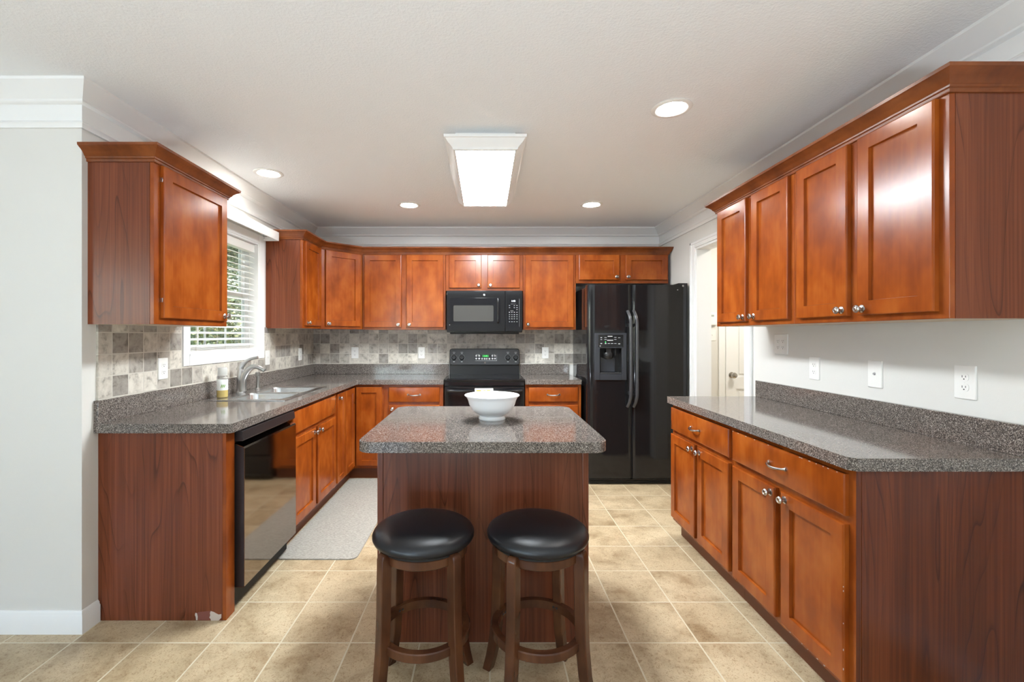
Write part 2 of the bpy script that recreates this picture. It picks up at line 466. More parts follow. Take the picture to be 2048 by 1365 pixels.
# crown moulding with frieze and bead, one run round the room
crown_prof = [(0, H), (.082, H), (.082, H-.012), (.076, H-.018), (.060, H-.032), (.040, H-.058), (.030, H-.066), (.026, H-.070), (.026, H-.078), (.018, H-.086),
              (.010, H-.088), (.010, 2.282), (.016, 2.278), (.020, 2.270), (.014, 2.262), (.012, 2.250), (0, 2.250)]
struct('trim_1', MB().sweep([(XW, YN), (XL, YN), (XL, YB), (XR, YB), (XR, YR)], crown_prof), M_TRIM, 'white crown moulding round the ceiling')
base_prof = [(0, 0), (.014, 0), (.014, .078), (.010, .084), (.010, .090), (.004, .100), (0, .100)]
struct('baseboard_left', MB().sweep([(XW, YN), (XL, YN), (XL, 2.112)], base_prof), M_TRIM, 'white baseboard at the wall end')
struct('baseboard_right', MB().sweep([(XR, 1.51), (XR, YR)], base_prof), M_TRIM)
struct('baseboard_rear', MB().sweep([(XR-.014, YR), (-1.4, YR)], base_prof).sweep([(-3.8, YR), (XW, YR)], base_prof), M_TRIM)

# doorway casing in the right wall
cw = .085
dc = MB()
dc.box(XR-.016, XR, DY1, DY1+cw, 0, DZ+cw-.03, .004).box(XR-.016, XR, DY0-cw, DY0, 0, DZ+cw-.03, .004).box(XR-.0155, XR, DY0, DY1, DZ, DZ+cw-.03, .004)
dc.box(XR-.004, XR+.124, DY1-.018, DY1, 0, DZ-.018).box(XR-.004, XR+.124, DY0, DY0+.018, 0, DZ-.018).box(XR-.004, XR+.124, DY0, DY1, DZ-.018, DZ)
dc.box(XR-.021, XR-.012, DY1+.052, DY1+.080, 0, DZ+cw-.035, .003).box(XR-.021, XR-.012, DY0-.080, DY0-.052, 0, DZ+cw-.035, .003).box(XR-.021, XR-.012, DY0-.08, DY1+.08, DZ+.03, DZ+.05, .003)
struct('trim_2', dc, M_TRIM, 'white casing round the doorway')

# hall door
def panel_face(mb, x0, x1, z0, z1, y):
    pass
HX0, HX1, HY = 2.42, 3.14, 4.6
dm = MB()
stile = .105
rows = [(.20, .785), (.905, 1.56), (1.66, 1.90)]
cols = [(HX0+stile, (HX0+HX1)/2-.05), ((HX0+HX1)/2+.05, HX1-stile)]
yf, yr = HY-.028, HY-.016
dm.box(HX0, HX1, yr, HY-.003, .01, 2.03)
for a, b_ in [(HX0, cols[0][0]), (cols[0][1], cols[1][0]), (cols[1][1], HX1)]: dm.box(a, b_, yf, yr, .01, 2.03)
for c0, c1_ in cols:
    zz = .01
    for r0, r1 in rows:
        dm.box(c0, c1_, yf, yr, zz, r0); zz = r1
        dm.box(c0+.028, c1_-.028, yf+.004, yr, r0+.028, r1-.028, .004, 1)
    dm.box(c0, c1_, yf, yr, zz, 2.03)
door1 = struct('door_1', dm, M_DOORP, 'white panelled hall door with a round knob')
kp = [(.030, 0), (.030, .006), (.012, .010), (.012, .028), (.024, .036), (.030, .048), (.027, .060), (.014, .066), (0, .067)]
MB().lathe(kp, 24, Matrix.Translation((HX0+.055, yf, .925)) @ Matrix.Rotation(R(90), 4, 'X')).build('door_knob', M_NICKEL, door1)
hc = MB().box(HX0-.066, HX0-.001, HY-.018, HY, 0, 2.10, .004).box(HX1+.001, HX1+.066, HY-.018, HY, 0, 2.10, .004).box(HX0-.001, HX1+.001, HY-.0175, HY, 2.035, 2.10, .004)
struct('trim_3', hc, M_TRIM, 'white casing round the hall door')

# ------------------------------------------------------------------ kitchen window
wn_ = MB()
cf = XL+.018
wn_.box(XL, cf, WY0-.055, WY0, WZ0-.058, WZ1+.07, .003).box(XL, cf, WY1, WY1+.085, WZ0-.058, WZ1+.07, .003)
wn_.box(XL, cf, WY0, WY1, WZ0-.058, WZ0, .003).box(XL, cf, WY0, WY1, WZ1, WZ1+.07, .003)
wn_.box(XL-.121, cf-.004, WY0, WY0+.012, WZ0, WZ1).box(XL-.121, cf-.004, WY1-.012, WY1, WZ0, WZ1).box(XL-.121, cf-.004, WY0, WY1, WZ0, WZ0+.012).box(XL-.121, cf-.004, WY0, WY1, WZ1-.012, WZ1)
win = struct('window_1', wn_, M_TRIM, 'white framed sash window over the sink')
def sash(x0, x1, z0, z1, name):
    s = MB(); y0, y1, f = WY0+.012, WY1-.012, .05
    s.box(x0, x1, y0, y0+f, z0, z1).box(x0, x1, y1-f, y1, z0, z1).box(x0, x1, y0+f, y1-f, z0, z0+.045).box(x0, x1, y0+f, y1-f, z1-.04, z1)
    for k in (1, 2):
        yy = y0+f+(y1-y0-2*f)*k/3; s.box(x0+.008, x1-.008, yy-.008, yy+.008, z0+.045, z1-.04)
    zz = (z0+z1)/2; s.box(x0+.009, x1-.009, y0+f, y1-f, zz-.008, zz+.008)
    o = s.build(name, M_VINYL, win, smooth=0)
    MB().box((x0+x1)/2-.002, (x0+x1)/2+.002, y0+f, y1-f, z0+.04, z1-.04).build('glass', M_GLASS, o, smooth=0)
sash(XL-.118, XL-.092, 1.615, WZ1-.012, 'upper_sash')
sash(XL-.092, XL-.066, WZ0+.012, 1.655, 'lower_sash')

bl = thing('window_blind', 'white slatted blind hanging open in the window over the sink', 'blind', (XL-.04, WY0, WZ0))
bo = bl.location
MB().box(XL-.062, XL-.012, WY0+.016, WY1-.016, WZ1-.075, WZ1-.014, .003).build('headrail', M_BLIND, bl, bo)
sl = MB()
nz = 17
for k in range(nz):
    z = 1.262 + k*.0425
    sl.loft([[(XL-.059, y, z+.0035), (XL-.036, y, z+.002), (XL-.013, y, z-.0085), (XL-.013, y, z-.0105), (XL-.036, y, z), (XL-.059, y, z+.0015)] for y in (WY0+.020, WY1-.020)])
for k in range(4):
    z = 1.236 - k*.006 + .012
    sl.box(XL-.060, XL-.012, WY0+.020, WY1-.020, z-.0015, z+.0015)
sl.build('slats', M_BLIND, bl, bo)
MB().box(XL-.062, XL-.010, WY0+.018, WY1-.018, WZ0+.0125, WZ0+.028, .004).build('bottom_rail', M_BLIND, bl, bo)
co = MB()
for y in (WY0+.10, WY0+.42, WY1-.10):
    for x in (XL-.0645, XL-.008): co.box(x-.0008, x+.0008, y-.001, y+.001, WZ0+.028, WZ1-.075)
co.build('ladder_cord', M_BLINDC, bl, bo)
MB().cyl((XL-.004, WY0+.11, WZ0+.06), (0, 0, 1), .004, .72, 8).build('tilt_wand', M_BLIND, bl, bo)

vb = thing('window_valance', 'white box valance board above the sink window', 'valance', (XL, 2.70, 2.086))
vo = vb.location
MB().box(XL+.122, XL+.136, 2.70, 3.672, 2.086, 2.156, .002).build('front_board', M_TRIM, vb, vo)
MB().box(XL, XL+.122, 3.658, 3.672, 2.086, 2.156, .001).build('end_board', M_TRIM, vb, vo)
MB().box(XL, XL+.122, 2.70, 2.714, 2.086, 2.156, .001).build('end_board', M_TRIM, vb, vo)
MB().box(XL+.001, XL+.122, 2.714, 3.658, 2.142, 2.155).build('top_board', M_TRIM, vb, vo)
MB().box(XL+.010, XL+.050, 3.6565, 3.6585, 2.119, 2.122).box(XL+.010, XL+.030, 3.6565, 3.6585, 2.107, 2.109).box(XL+.010, XL+.030, 3.6565, 3.6585, 2.130, 2.132).build('bracket_slot', M_SLOT, vb, vo)

# ------------------------------------------------------------------ cabinet kit
KNOB = [(.0155, 0), (.0155, .002), (.0125, .004), (.0070, .006), (.0060, .014), (.0090, .017), (.0140, .019), (.0155, .0225), (.0145, .026), (.0115, .0285), (.0085, .0285), (.0075, .0275), (.004, .0285), (0, .0288)]
knob_me = None
def knob(parent, x, z):
    global knob_me
    if knob_me is None:
        o = MB().lathe(KNOB, 24, Matrix.Rotation(R(90), 4, 'X')).build('knob', M_NICKEL); knob_me = o.data
    else:
        o = bpy.data.objects.new('knob', knob_me); COL.objects.link(o)
    o.parent = parent; o.location = (x, 0, z)
    return o
pull_me = None
def pull(parent, x, z):
    global pull_me
    if pull_me is None:
        mb = MB(); pts = []; rd = []
        for k in range(17):
            t = -1 + k/8
            pts.append((t*.055, -.004-.024*(1-t*t)**.6, -.006*(1-t*t))); rd.append(.0042+.0016*(1-t*t)+.0018*(abs(t) > .9))
        mb.tube(pts, rd, 10, 1, 1)
        for s in (-1, 1): mb.cyl((s*.055, 0, 0), (0, -1, 0), .0085, .005, 14)
        o = mb.build('pull_handle', M_NICKEL); pull_me = o.data
    else:
        o = bpy.data.objects.new('pull_handle', pull_me); COL.objects.link(o)
    o.parent = parent; o.location = (x, 0, z)
    return o
def rect(x0, x1, z0, z1, i, y): return [(x0+i, y, z0+i), (x1-i, y, z0+i), (x1-i, y, z1-i), (x0+i, y, z1-i)]
DT = .020
def door(parent, x0, x1, z0, z1, kn=None, fw=.056, name='door'):
    w, h = x1-x0, z1-z0
    fw = min(fw, w*.27)
    mb = MB().loft([rect(0, w, 0, h, 0, DT), rect(0, w, 0, h, 0, .005), rect(0, w, 0, h, .0015, .0015), rect(0, w, 0, h, .005, 0), rect(0, w, 0, h, fw, 0), rect(0, w, 0, h, fw+.0005, .003), rect(0, w, 0, h, fw+.0022, .0115)])
    o = mb.build(name, M_MAPLE, parent, smooth=20); o.location = (x0, -DT-.0005, z0)
    if kn: knob(o, kn[0]-x0, kn[1]-z0)
    return o
def drawer(parent, x0, x1, z0, z1, handle=True, name='drawer_front'):
    w, h = x1-x0, z1-z0
    mb = MB().loft([rect(0, w, 0, h, 0, DT), rect(0, w, 0, h, 0, .007), rect(0, w, 0, h, .0025, .002), rect(0, w, 0, h, .008, 0)])
    o = mb.build(name, M_MAPLE, parent, smooth=20); o.location = (x0, -DT-.0005, z0)
    if handle: pull(o, w/2, h/2)
    return o
def cabinet(name, label, loc, rot, w, depth, z0, z1, toe=0, cat='cabinet', group=None, side=None, hollow=False):
    root = thing(name, label, cat, (loc[0], loc[1], z0), rot, group)
    cb = MB()
    if hollow: cb.box(0, .018, .0195, depth, toe, z1-z0).box(w-.018, w, .0195, depth, toe, z1-z0).box(.018, w-.018, .0195, depth, toe, toe+.018).box(.018, w-.018, depth-.012, depth, toe+.018, z1-z0)
    else: cb.box(.0, w, .0195, depth, toe, z1-z0)
    cb.build('carcass', side or M_PANEL, root, smooth=0)
    MB().box(0, w, 0, .019, toe, z1-z0, .0012, 1).build('face_frame', M_FRAME, root)
    if 1.37 < z0 < 1.39: MB().box(.016, w-.016, .0195, depth, -.0006, .0012).build('bottom_panel', M_NATURAL, root, smooth=0)
    if toe: MB().box(.0, w, .055, depth, 0, toe-.001).build('toe_kick', M_TOE, root, smooth=0)
    return root

WB, WT = 1.383, 2.126       # wall cabinets bottom, top
def rel(z): return z - WB
DB, DTP = 1.407, 2.110      # wall door bottom, top
KZ = 1.432
CROWN = [(.0004, 2.112), (.006, 2.112), (.008, 2.115), (.008, 2.124), (.013, 2.127), (.014, 2.133), (.019, 2.136), (.024, 2.146), (.036, 2.158), (.047, 2.165), (.050, 2.168), (.054, 2.170), (.055, 2.181), (.0004, 2.181)]

# --- wall cabinets
c = cabinet('kitchen_cabinet', 'single door cherry wall cabinet nearest the wall end, hung before the sink window', (-1.50, 2.06), 90, .58, .30, WB-.005, WT)
d = door(c, .040, .553, rel(DB)+.005, rel(DTP)+.005, (.525, rel(KZ)+.008))
MB().sweep([(0, .30), (0, 0), (.58, 0), (.58, .30)], [(o, z-WB+.005) for o, z in CROWN]).build('crown_molding', M_CROWNW, c)
for z in (2.035, 1.48):
    MB().box(-.003, 0.0, -.013, -.001, rel(z), rel(z)+.020, .001).build('hinge', M_NICKEL, c).location = (.040, 0, .005)
c = cabinet('kitchen_cabinet', 'narrow cherry wall cabinet touching the end of the window valance', (-1.50, 3.73), 90, .42, .30, WB, WT)
door(c, .037, .385, rel(DB), rel(DTP), (.065, rel(KZ)))
# diagonal corner cabinet
c = thing('corner_cabinet', 'cherry corner wall cabinet set on a diagonal', 'cabinet', (-1.50, 4.15, WB), 45)
s2 = math.sqrt(.5)
loc = lambda x, y: ((x+1.5)*s2 + (y-4.15)*s2, -(x+1.5)*s2 + (y-4.15)*s2)
poly = [loc(-1.50+.013, 4.15+.013), loc(-1.2-.013, 4.45+.013), loc(-1.2, 4.75), loc(-1.8, 4.75), loc(-1.8, 4.15), loc(-1.513, 4.15)]
poly = [loc(*p) for p in [(-1.5135, 4.1635), (-1.2135, 4.4635), (-1.2005, 4.748), (-1.788, 4.748), (-1.788, 4.1505), (-1.5135, 4.1505)]]
MB().prism(poly, 0, WT-WB).build('carcass', M_PANEL, c, smooth=0)
MB().box(.002, .422, 0, .019, 0, WT-WB, .001, 1).build('face_frame', M_FRAME, c)
door(c, .040, .392, rel(DB)+.002, rel(DTP), (.066, rel(KZ)))
YU = 4.45
c = cabinet('kitchen_cabinet', 'two-door cherry wall cabinet between the diagonal corner cabinet and the microwave', (-1.199, YU), 0, .811, .298, WB-.003, WT)
door(c, .019, .381, rel(DB)-.003, rel(DTP)+.003, (.351, rel(KZ)))
door(c, .430, .792, rel(DB)-.003, rel(DTP)+.003, (.460, rel(KZ)))
c = cabinet('kitchen_cabinet', 'short two-door cherry cabinet directly above the microwave', (-.386, YU), 0, .754, .298, 1.758, WT)
door(c, .033, .349, .028, 2.110-1.758, (.322, .055))
door(c, .408, .724, .028, 2.110-1.758, (.436, .055))
c = cabinet('kitchen_cabinet', 'tall single door cherry wall cabinet between microwave and refrigerator', (.370, YU), 0, .514, .298, WB-.003, WT)
door(c, .020, .492, rel(DB)-.003, rel(DTP)+.003, (.046, rel(KZ)+.003))
c = cabinet('kitchen_cabinet', 'low two-door cherry cabinet above the black refrigerator', (.886, YU), 0, .904, .298, 1.833, WT)
door(c, .028, .422, .032, 2.110-1.833, (.395, .062))
door(c, .482, .892, .032, 2.110-1.833, (.508, .062))
cr = MB().sweep([(-1.788, 3.73), (-1.50, 3.73), (-1.50, 4.15), (-1.20, 4.45), (1.79, 4.45), (1.79, 4.748)], CROWN).build('crown_molding', M_CROWNW, None, (-1.5, 3.73, 2.112))
tag(cr, 'stained crown molding running along the back wall cabinets and round the corner', 'molding')
c = cabinet('kitchen_cabinet', 'cherry two-door wall cabinet nearest the doorway, above the receptacle plates', (1.50, 2.945), -90, .738, .318, WB, WT)
door(c, .039, .353, rel(DB), rel(DTP), (.327, rel(KZ)))
door(c, .407, .714, rel(DB), rel(DTP), (.433, rel(KZ)))
c = cabinet('kitchen_cabinet', 'cherry two-door wall cabinet with the big exposed end panel facing the room', (1.50, 2.206), -90, .736, .318, WB, WT, side=M_PANEL)
door(c, .036, .341, rel(DB), rel(DTP), (.315, rel(KZ)))
door(c, .392, .703, rel(DB), rel(DTP), (.418, rel(KZ)))
cr = MB().sweep([(XR, 2.945), (1.50, 2.945), (1.50, 1.47), (XR, 1.47)], CROWN).build('crown_molding', M_CROWNW, None, (1.5, 1.47, 2.112))
tag(cr, 'stained crown molding topping the two wall cabinets by the doorway', 'molding')

# --- base cabinets
CB, CT = .876, .920
DRT, DRB, DOT, DOB, KB = .852, .708, .680, .131, .652
FX = -1.205
ep = thing('end_panel', 'cherry laminate end panel with a chipped bottom corner beside the dishwasher', 'panel', (XL, 2.116, 0))
eo = ep.location
MB().box(XL, -1.222, 2.116, 2.135, 0, CB).build('side_panel', M_PANEL, ep, eo, 0)
MB().box(-1.222, FX, 2.116, 2.188, 0, CB, .001, 1).build('filler_strip', M_FRAME, ep, eo)
def chip(pts, name, m, y=2.1155):
    MB().loft([[(x, y, z) for x, z in pts], [(x, y+.0012, z) for x, z in pts]]).build(name, m, ep, eo, 0)
chip([(-1.275, 0), (-1.240, 0), (-1.228, .012), (-1.227, .030), (-1.240, .028), (-1.252, .034), (-1.262, .040), (-1.276, .044), (-1.280, .036), (-1.279, .024), (-1.283, .014), (-1.278, .008)], 'chipped_patch', M_CHIP)
chip([(-1.345, .002), (-1.338, .002), (-1.337, .018), (-1.340, .034), (-1.348, .036), (-1.350, .026), (-1.346, .016)], 'chipped_patch', M_CHIP)
chip([(-1.336, .003), (-1.280, .003), (-1.284, .014), (-1.280, .036), (-1.275, .046), (-1.336, .038)], 'lifted_laminate', M_CHIPL)

cs = cabinet('sink_base_cabinet', 'cherry base cabinet under the sink with a plain false front', (FX, 2.80), 90, .850, .585, 0, CB, .105, hollow=True)
drawer(cs, .012, .815, DRB, DRT, False, 'false_front')
door(cs, .012, .390, DOB, DOT, (.362, KB)); door(cs, .430, .815, DOB, DOT, (.458, KB))
cs = cabinet('base_cabinet', 'narrow full-height one-door cherry base cabinet past the sink', (FX, 3.651), 90, .226, .585, 0, CB, .105)
door(cs, .014, .212, DOB, DRT, (.040, .815), .045)
cc = thing('corner_base_cabinet', 'cherry corner base cabinet with two leaves meeting at the inside corner', 'cabinet', (FX, 3.878, 0))
co_ = cc.location
MB().prism([(-1.789, 3.878), (FX-.02, 3.878), (FX-.02, 4.190), (-.930, 4.190), (-.930, 4.748), (-1.789, 4.748)], .105, CB).build('carcass', M_PANEL, cc, co_, 0)
MB().box(FX-.019, FX, 3.878, 4.170, .105, CB).box(FX-.019, -.930, 4.170, 4.189, .105, CB).build('face_frame', M_FRAME, cc, co_, 0)
MB().prism([(-1.789, 3.878), (-1.26, 3.878), (-1.26, 4.225), (-.930, 4.225), (-.930, 4.748), (-1.789, 4.748)], 0, .104).build('toe_kick', M_TOE, cc, co_, 0)
pv = door(cc, 0, .250, DOB, DRT, None, .05); pv.rotation_euler = (0, 0, R(90)); pv.location = (DT+.0005, 3.890-3.878, DOB)
pv = door(cc, 0, .235, DOB, DRT, None, .05); pv.location = (-1.180-FX, 4.170-3.878-DT-.0005, DOB)
cs = cabinet('drawer_base_cabinet', 'cherry base cabinet with one drawer, to the corner side of the range', (-.929, 4.17), 0, .545, .578, 0, CB, .105)
drawer(cs, .048, .512, .715, DRT); door(cs, .048, .512, DOB, .688, (.080, KB))
cs = cabinet('drawer_base_cabinet', 'cherry base cabinet with one drawer, squeezed between range and refrigerator', (.366, 4.17), 0, .512, .578, 0, CB, .105)
drawer(cs, .030, .482, .718, .850); door(cs, .030, .482, DOB, .688, (.060, KB))

RX = 1.247
cs = cabinet('base_cabinet', 'cherry base cabinet with one drawer and two doors, at the doorway end of the counter', (RX, 3.022), -90, .738, .571, 0, CB, .105)
drawer(cs, .012, .720, DRB, DRT)
door(cs, .012, .346, DOB, DOT, (.318, KB)); door(cs, .384, .720, DOB, DOT, (.412, KB))
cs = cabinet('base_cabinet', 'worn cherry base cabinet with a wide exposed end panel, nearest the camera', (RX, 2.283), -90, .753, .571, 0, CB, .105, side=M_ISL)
drawer(cs, .020, .724, DRB, DRT)
door(cs, .020, .352, DOB, DOT, (.324, KB)); door(cs, .390, .724, DOB, DOT, (.418, KB))
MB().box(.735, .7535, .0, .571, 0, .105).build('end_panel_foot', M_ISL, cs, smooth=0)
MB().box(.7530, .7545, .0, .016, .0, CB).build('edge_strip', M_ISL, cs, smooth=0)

wk = MB(); rw = random.Random(5)
for k in range(22):
    e = rw.choice(('top', 'side', 'low')); l = .002+.006*rw.random()
    if e == 'top': x, z = .02+.70*rw.random(), .8515; wk.box(x, x+l, -.0203, -.0185, z-.0012, z+.0003)
    elif e == 'side': z = .15+.52*rw.random(); wk.box(.7228, .7242, -.0203, -.0188, z, z+l)
    else: x = .41+.30*rw.random(); wk.box(x, x+l, -.0203, -.0188, .1306, .1320)
wk.build('worn_edge_chips', M_CHIP, cs, smooth=0)['kind'] = 'stuff'

# --- worktops
ct = thing('countertop', 'speckled brown L-shaped countertop holding the sink', 'countertop', (XL, 2.09, CB))
to = ct.location
HX_, HXb, HY0, HY1 = -1.70, -1.275, 2.845, 3.525
FXc = -1.165
cm = MB()
cm.prism([(XL, 2.09), (FXc-.012, 2.09), (FXc, 2.102), (FXc, HY0), (XL, HY0)], CB+.001, CT)
cm.box(XL, HX_, HY0, HY1, CB+.001, CT).box(HXb, FXc, HY0, HY1, CB+.001, CT)
cm.prism([(XL, HY1), (FXc, HY1), (FXc, 4.125), (FXc+.01, 4.135), (-.379, 4.135), (-.379, YB), (XL, YB)], CB+.001, CT)
cm.build('slab', M_STONE, ct, to, 0)
MB().box(XL, XL+.022, 2.09, YB, CT, 1.026, .002).box(XL+.022, -.379, YB-.022, YB, CT, 1.026, .002).build('upstand', M_STONE, ct, to)
ct = thing('countertop', 'short speckled countertop between range and refrigerator', 'countertop', (.363, 4.135, CB))
to = ct.location
MB().box(.363, .876, 4.135, YB, CB+.001, CT, .003).build('slab', M_STONE, ct, to)
MB().box(.363, .868, YB-.022, YB, CT, 1.026, .002).build('upstand', M_STONE, ct, to)
ct = thing('countertop', 'long speckled countertop on the wall under the receptacle plates', 'countertop', (1.21, 1.50, CB))
to = ct.location
MB().prism([(1.212, 3.03), (XR, 3.03), (XR, 1.505), (1.232, 1.505), (1.212, 1.525)], CB+.001, CT).build('slab', M_STONE, ct, to, 0)
MB().box(XR-.022, XR, 1.505, 3.03, CT, 1.026, .002).build('upstand', M_STONE, ct, to)

# --- island
isl = thing('kitchen_island', 'dark cherry island cabinet under the free-standing countertop', 'island', (-.01, 1.965, 0))
io = isl.location
MB().box(-.440, .420, 1.971, 2.552, .0, CB).build('carcass', M_ISLP, isl, io, 0)
MB().box(-.440, .420, 1.966, 1.971, .0, CB).build('back_panel', M_ISLP, isl, io, 0)
for x0, x1 in ((-.4655, -.440), (.420, .446)):
    MB().box(x0, x1, 1.962, 2.552, .0, CB, .002).build('corner_post', M_ISLP, isl, io)
for dx in (-.4, .03):
    door(isl, 0, .39, DOB, DRT, None).location = (0, 0, 0)
    dd = isl.children[-1]; dd.rotation_euler = (0, 0, R(180)); dd.location = (dx+.39, 2.553-1.965+DT, DOB)
def rrect(x0, x1, y0, y1, r, n=8):
    pts = []
    for cx, cy, a in ((x1-r, y1-r, 0), (x0+r, y1-r, 90), (x0+r, y0+r, 180), (x1-r, y0+r, 270)):
        for k in range(n+1):
            t = R(a+90*k/n); pts.append((cx+r*math.cos(t), cy+r*math.sin(t)))
    return pts
it = MB().loft([[(x, y, z) for x, y in rrect(-.4955+i, .4745-i, 1.737+i, 2.61-i, .06)] for i, z in ((.002, CB+.001), (0, CB+.003), (0, CT-.003), (.003, CT))]).build('countertop', M_STONE, None, (-.01, 2.17, CB+.001))
tag(it, 'speckled island countertop with rounded corners under the white bowl', 'countertop')

# ------------------------------------------------------------------ sink, faucet, soap
sk = thing('kitchen_sink', 'stainless double bowl sink set into the countertop below the window', 'sink', (-1.485, 3.185, CT))
so = sk.location
SX0, SX1, SY0, SY1 = -1.735, -1.238, 2.81, 3.56
bowls = [(-1.625, -1.285, 2.858, 3.165), (-1.625, -1.285, 3.205, 3.512)]
rim = MB(); zr0, zr1 = CT+.0004, CT+.005
rim.box(SX0, bowls[0][0], SY0, SY1, zr0, zr1, .0015).box(bowls[0][1], SX1, SY0, SY1, zr0, zr1, .0015)
rim.box(bowls[0][0], bowls[0][1], SY0, bowls[0][2], zr0, zr1, .0015).box(bowls[0][0], bowls[0][1], bowls[0][3], bowls[1][2], zr0, zr1, .0015).box(bowls[0][0], bowls[0][1], bowls[1][3], SY1, zr0, zr1, .0015)
rim.build('rim', M_STEEL, sk, so)
for b0, b1, b2, b3 in bowls:
    bw = MB().loft([[(x, y, z) for x, y in rrect(b0-.004+i, b1+.004-i, b2-.004+i, b3+.004-i, .05)] for i, z in
                    ((.0, zr1-.001), (.004, CT-.01), (.010, CT-.15), (.025, CT-.175), (.06, CT-.182), (.12, CT-.185))], cap=False)
    bw.loft([[(x, y, CT-.185) for x, y in rrect(b0+.116, b1-.116, b2+.116, b3-.116, .03)], [(x, y, CT-.186) for x, y in rrect(b0+.117, b1-.117, b2+.117, b3-.117, .03)]])
    bo_ = bw.build('bowl', M_STEEL, sk, so)
    MB().cyl(((b0+b1)/2, (b2+b3)/2, CT-.185), (0, 0, 1), .042, .003, 24).build('drain', M_NICKEL, bo_, so)
fa = thing('faucet', 'satin nickel single lever faucet behind the sink', 'faucet', (-1.70, 3.20, zr1))
fo = fa.location
fz = zr1
MB().lathe([(.031, 0), (.031, .004), (.026, .010), (.0235, .04), (.0215, .10), (.021, .145), (.019, .168), (.012, .182), (0, .186)], 28, Matrix.Translation((-1.722, 3.20, fz))).build('body', M_FAUCET, fa, fo)
pts = [(-1.709, 3.20, .932), (-1.711, 3.20, .960), (-1.710, 3.20, .990), (-1.702, 3.20, 1.025), (-1.690, 3.20, 1.052), (-1.674, 3.20, 1.075), (-1.655, 3.20, 1.093), (-1.634, 3.20, 1.104), (-1.612, 3.20, 1.106), (-1.590, 3.20, 1.100), (-1.568, 3.20, 1.089), (-1.552, 3.20, 1.078)]
MB().tube(pts, [.0265, .0262, .0255, .0240, .0225, .0205, .0190, .0175, .0165, .0158, .0150, .0140], 18, 1.05, 1).build('spout', M_FAUCET, fa, fo)
pts = [(-1.728, 3.20, 1.080), (-1.718, 3.20, 1.106), (-1.700, 3.20, 1.126), (-1.678, 3.20, 1.144), (-1.652, 3.20, 1.158), (-1.626, 3.20, 1.166), (-1.606, 3.20, 1.169), (-1.598, 3.20, 1.172)]
MB().tube(pts, [.020, .0175, .0135, .0105, .0085, .0070, .0070, .0085], 14, 1.2, 1).build('lever_handle', M_FAUCET, fa, fo)
sp_ = MB().lathe([(.022, 0), (.022, .004), (.013, .010), (.011, .03), (.010, .09), (.0105, .095), (.016, .098), (.018, .106), (.017, .122), (.010, .128), (0, .129)], 20, Matrix.Translation((-1.70, 3.40, zr1)))
o = sp_.build('soap_dispenser', M_FAUCET, None, (-1.70, 3.40, zr1)); tag(o, 'slim satin nickel pump post standing beyond the faucet', 'dispenser')
sb = thing('soap_bottle', 'clear soap bottle with yellow liquid on the near end of the sink', 'bottle', (-1.690, 2.925, zr1))
bo2 = sb.location
def bot(prof): return MB().lathe(prof, 24, Matrix.Translation(bo2))
bot([(.026, 0), (.031, .004), (.032, .012), (.032, .132), (.030, .140), (.027, .143)]).build('bottle_body', M_SOAPC, sb, bo2)
bot([(.024, .003), (.0295, .006), (.0300, .056), (.0, .056)]).build('liquid', M_SOAPY, sb, bo2)
bot([(.0323, .050), (.0326, .051), (.0326, .116), (.0323, .117)]).build('label_band', M_SOAPW, sb, bo2)
bot([(.0275, .1435), (.0285, .145), (.0280, .188), (.024, .195), (0, .196)]).build('cap', M_SOAPK, sb, bo2)
lf = MB()
for a in (-70, -40, -55):
    q = Matrix.Translation(bo2) @ Matrix.Rotation(R(a), 4, 'Z')
    lf.loft([[(.0328, -.004, .075+.0001*a), (.0328, 0, .066), (.0328, .006, .082), (.0328, .002, .090)], [(.0334, -.004, .075+.0001*a), (.0334, 0, .066), (.0334, .006, .082), (.0334, .002, .090)]], mtx=q)
lf.build('label_print', M_LEAFG, sb, bo2, 0)

# ------------------------------------------------------------------ text helper
def text(s, size, mat, parent, loc, rot, name='lettering', ext=.0004, align='CENTER'):
    cu = bpy.data.curves.new(name, 'FONT'); cu.body = s; cu.size = size; cu.extrude = ext
    cu.align_x = align; cu.align_y = 'CENTER'; cu.resolution_u = 3
    cu.materials.append(mat)
    tmp = bpy.data.objects.new(name, cu); COL.objects.link(tmp)
    bpy.context.view_layer.update()
    me = bpy.data.meshes.new_from_object(tmp.evaluated_get(bpy.context.evaluated_depsgraph_get()))
    bpy.data.objects.remove(tmp); bpy.data.curves.remove(cu)
    o = bpy.data.objects.new(name, me); COL.objects.link(o)
    o.parent = parent; o.location = loc; o.rotation_euler = rot
    return o
def badge(parent, x, y, z, r, shift):
    """round monogram badge facing the room"""
    q = Matrix.Rotation(R(90), 4, 'X')
    b = MB().lathe([(r, 0), (r, .001), (r*.92, .0018), (0, .0018)], 24, Matrix.Translation((x, y, z)) @ q).build('badge', M_STEEL, parent, shift)
    MB().lathe([(r*.80, .0018), (r*.80, .0021), (r*.70, .0021), (r*.70, .0018)], 24, Matrix.Translation((x, y, z)) @ q, cap=False).build('badge_ring', M_DARKG, b, shift)
    s = Vector(shift)
    text('GE', r*1.0, M_DARKG, b, (x-s.x, y-s.y-.0018, z-s.z), (R(90), 0, 0), 'badge_letters', .0003)

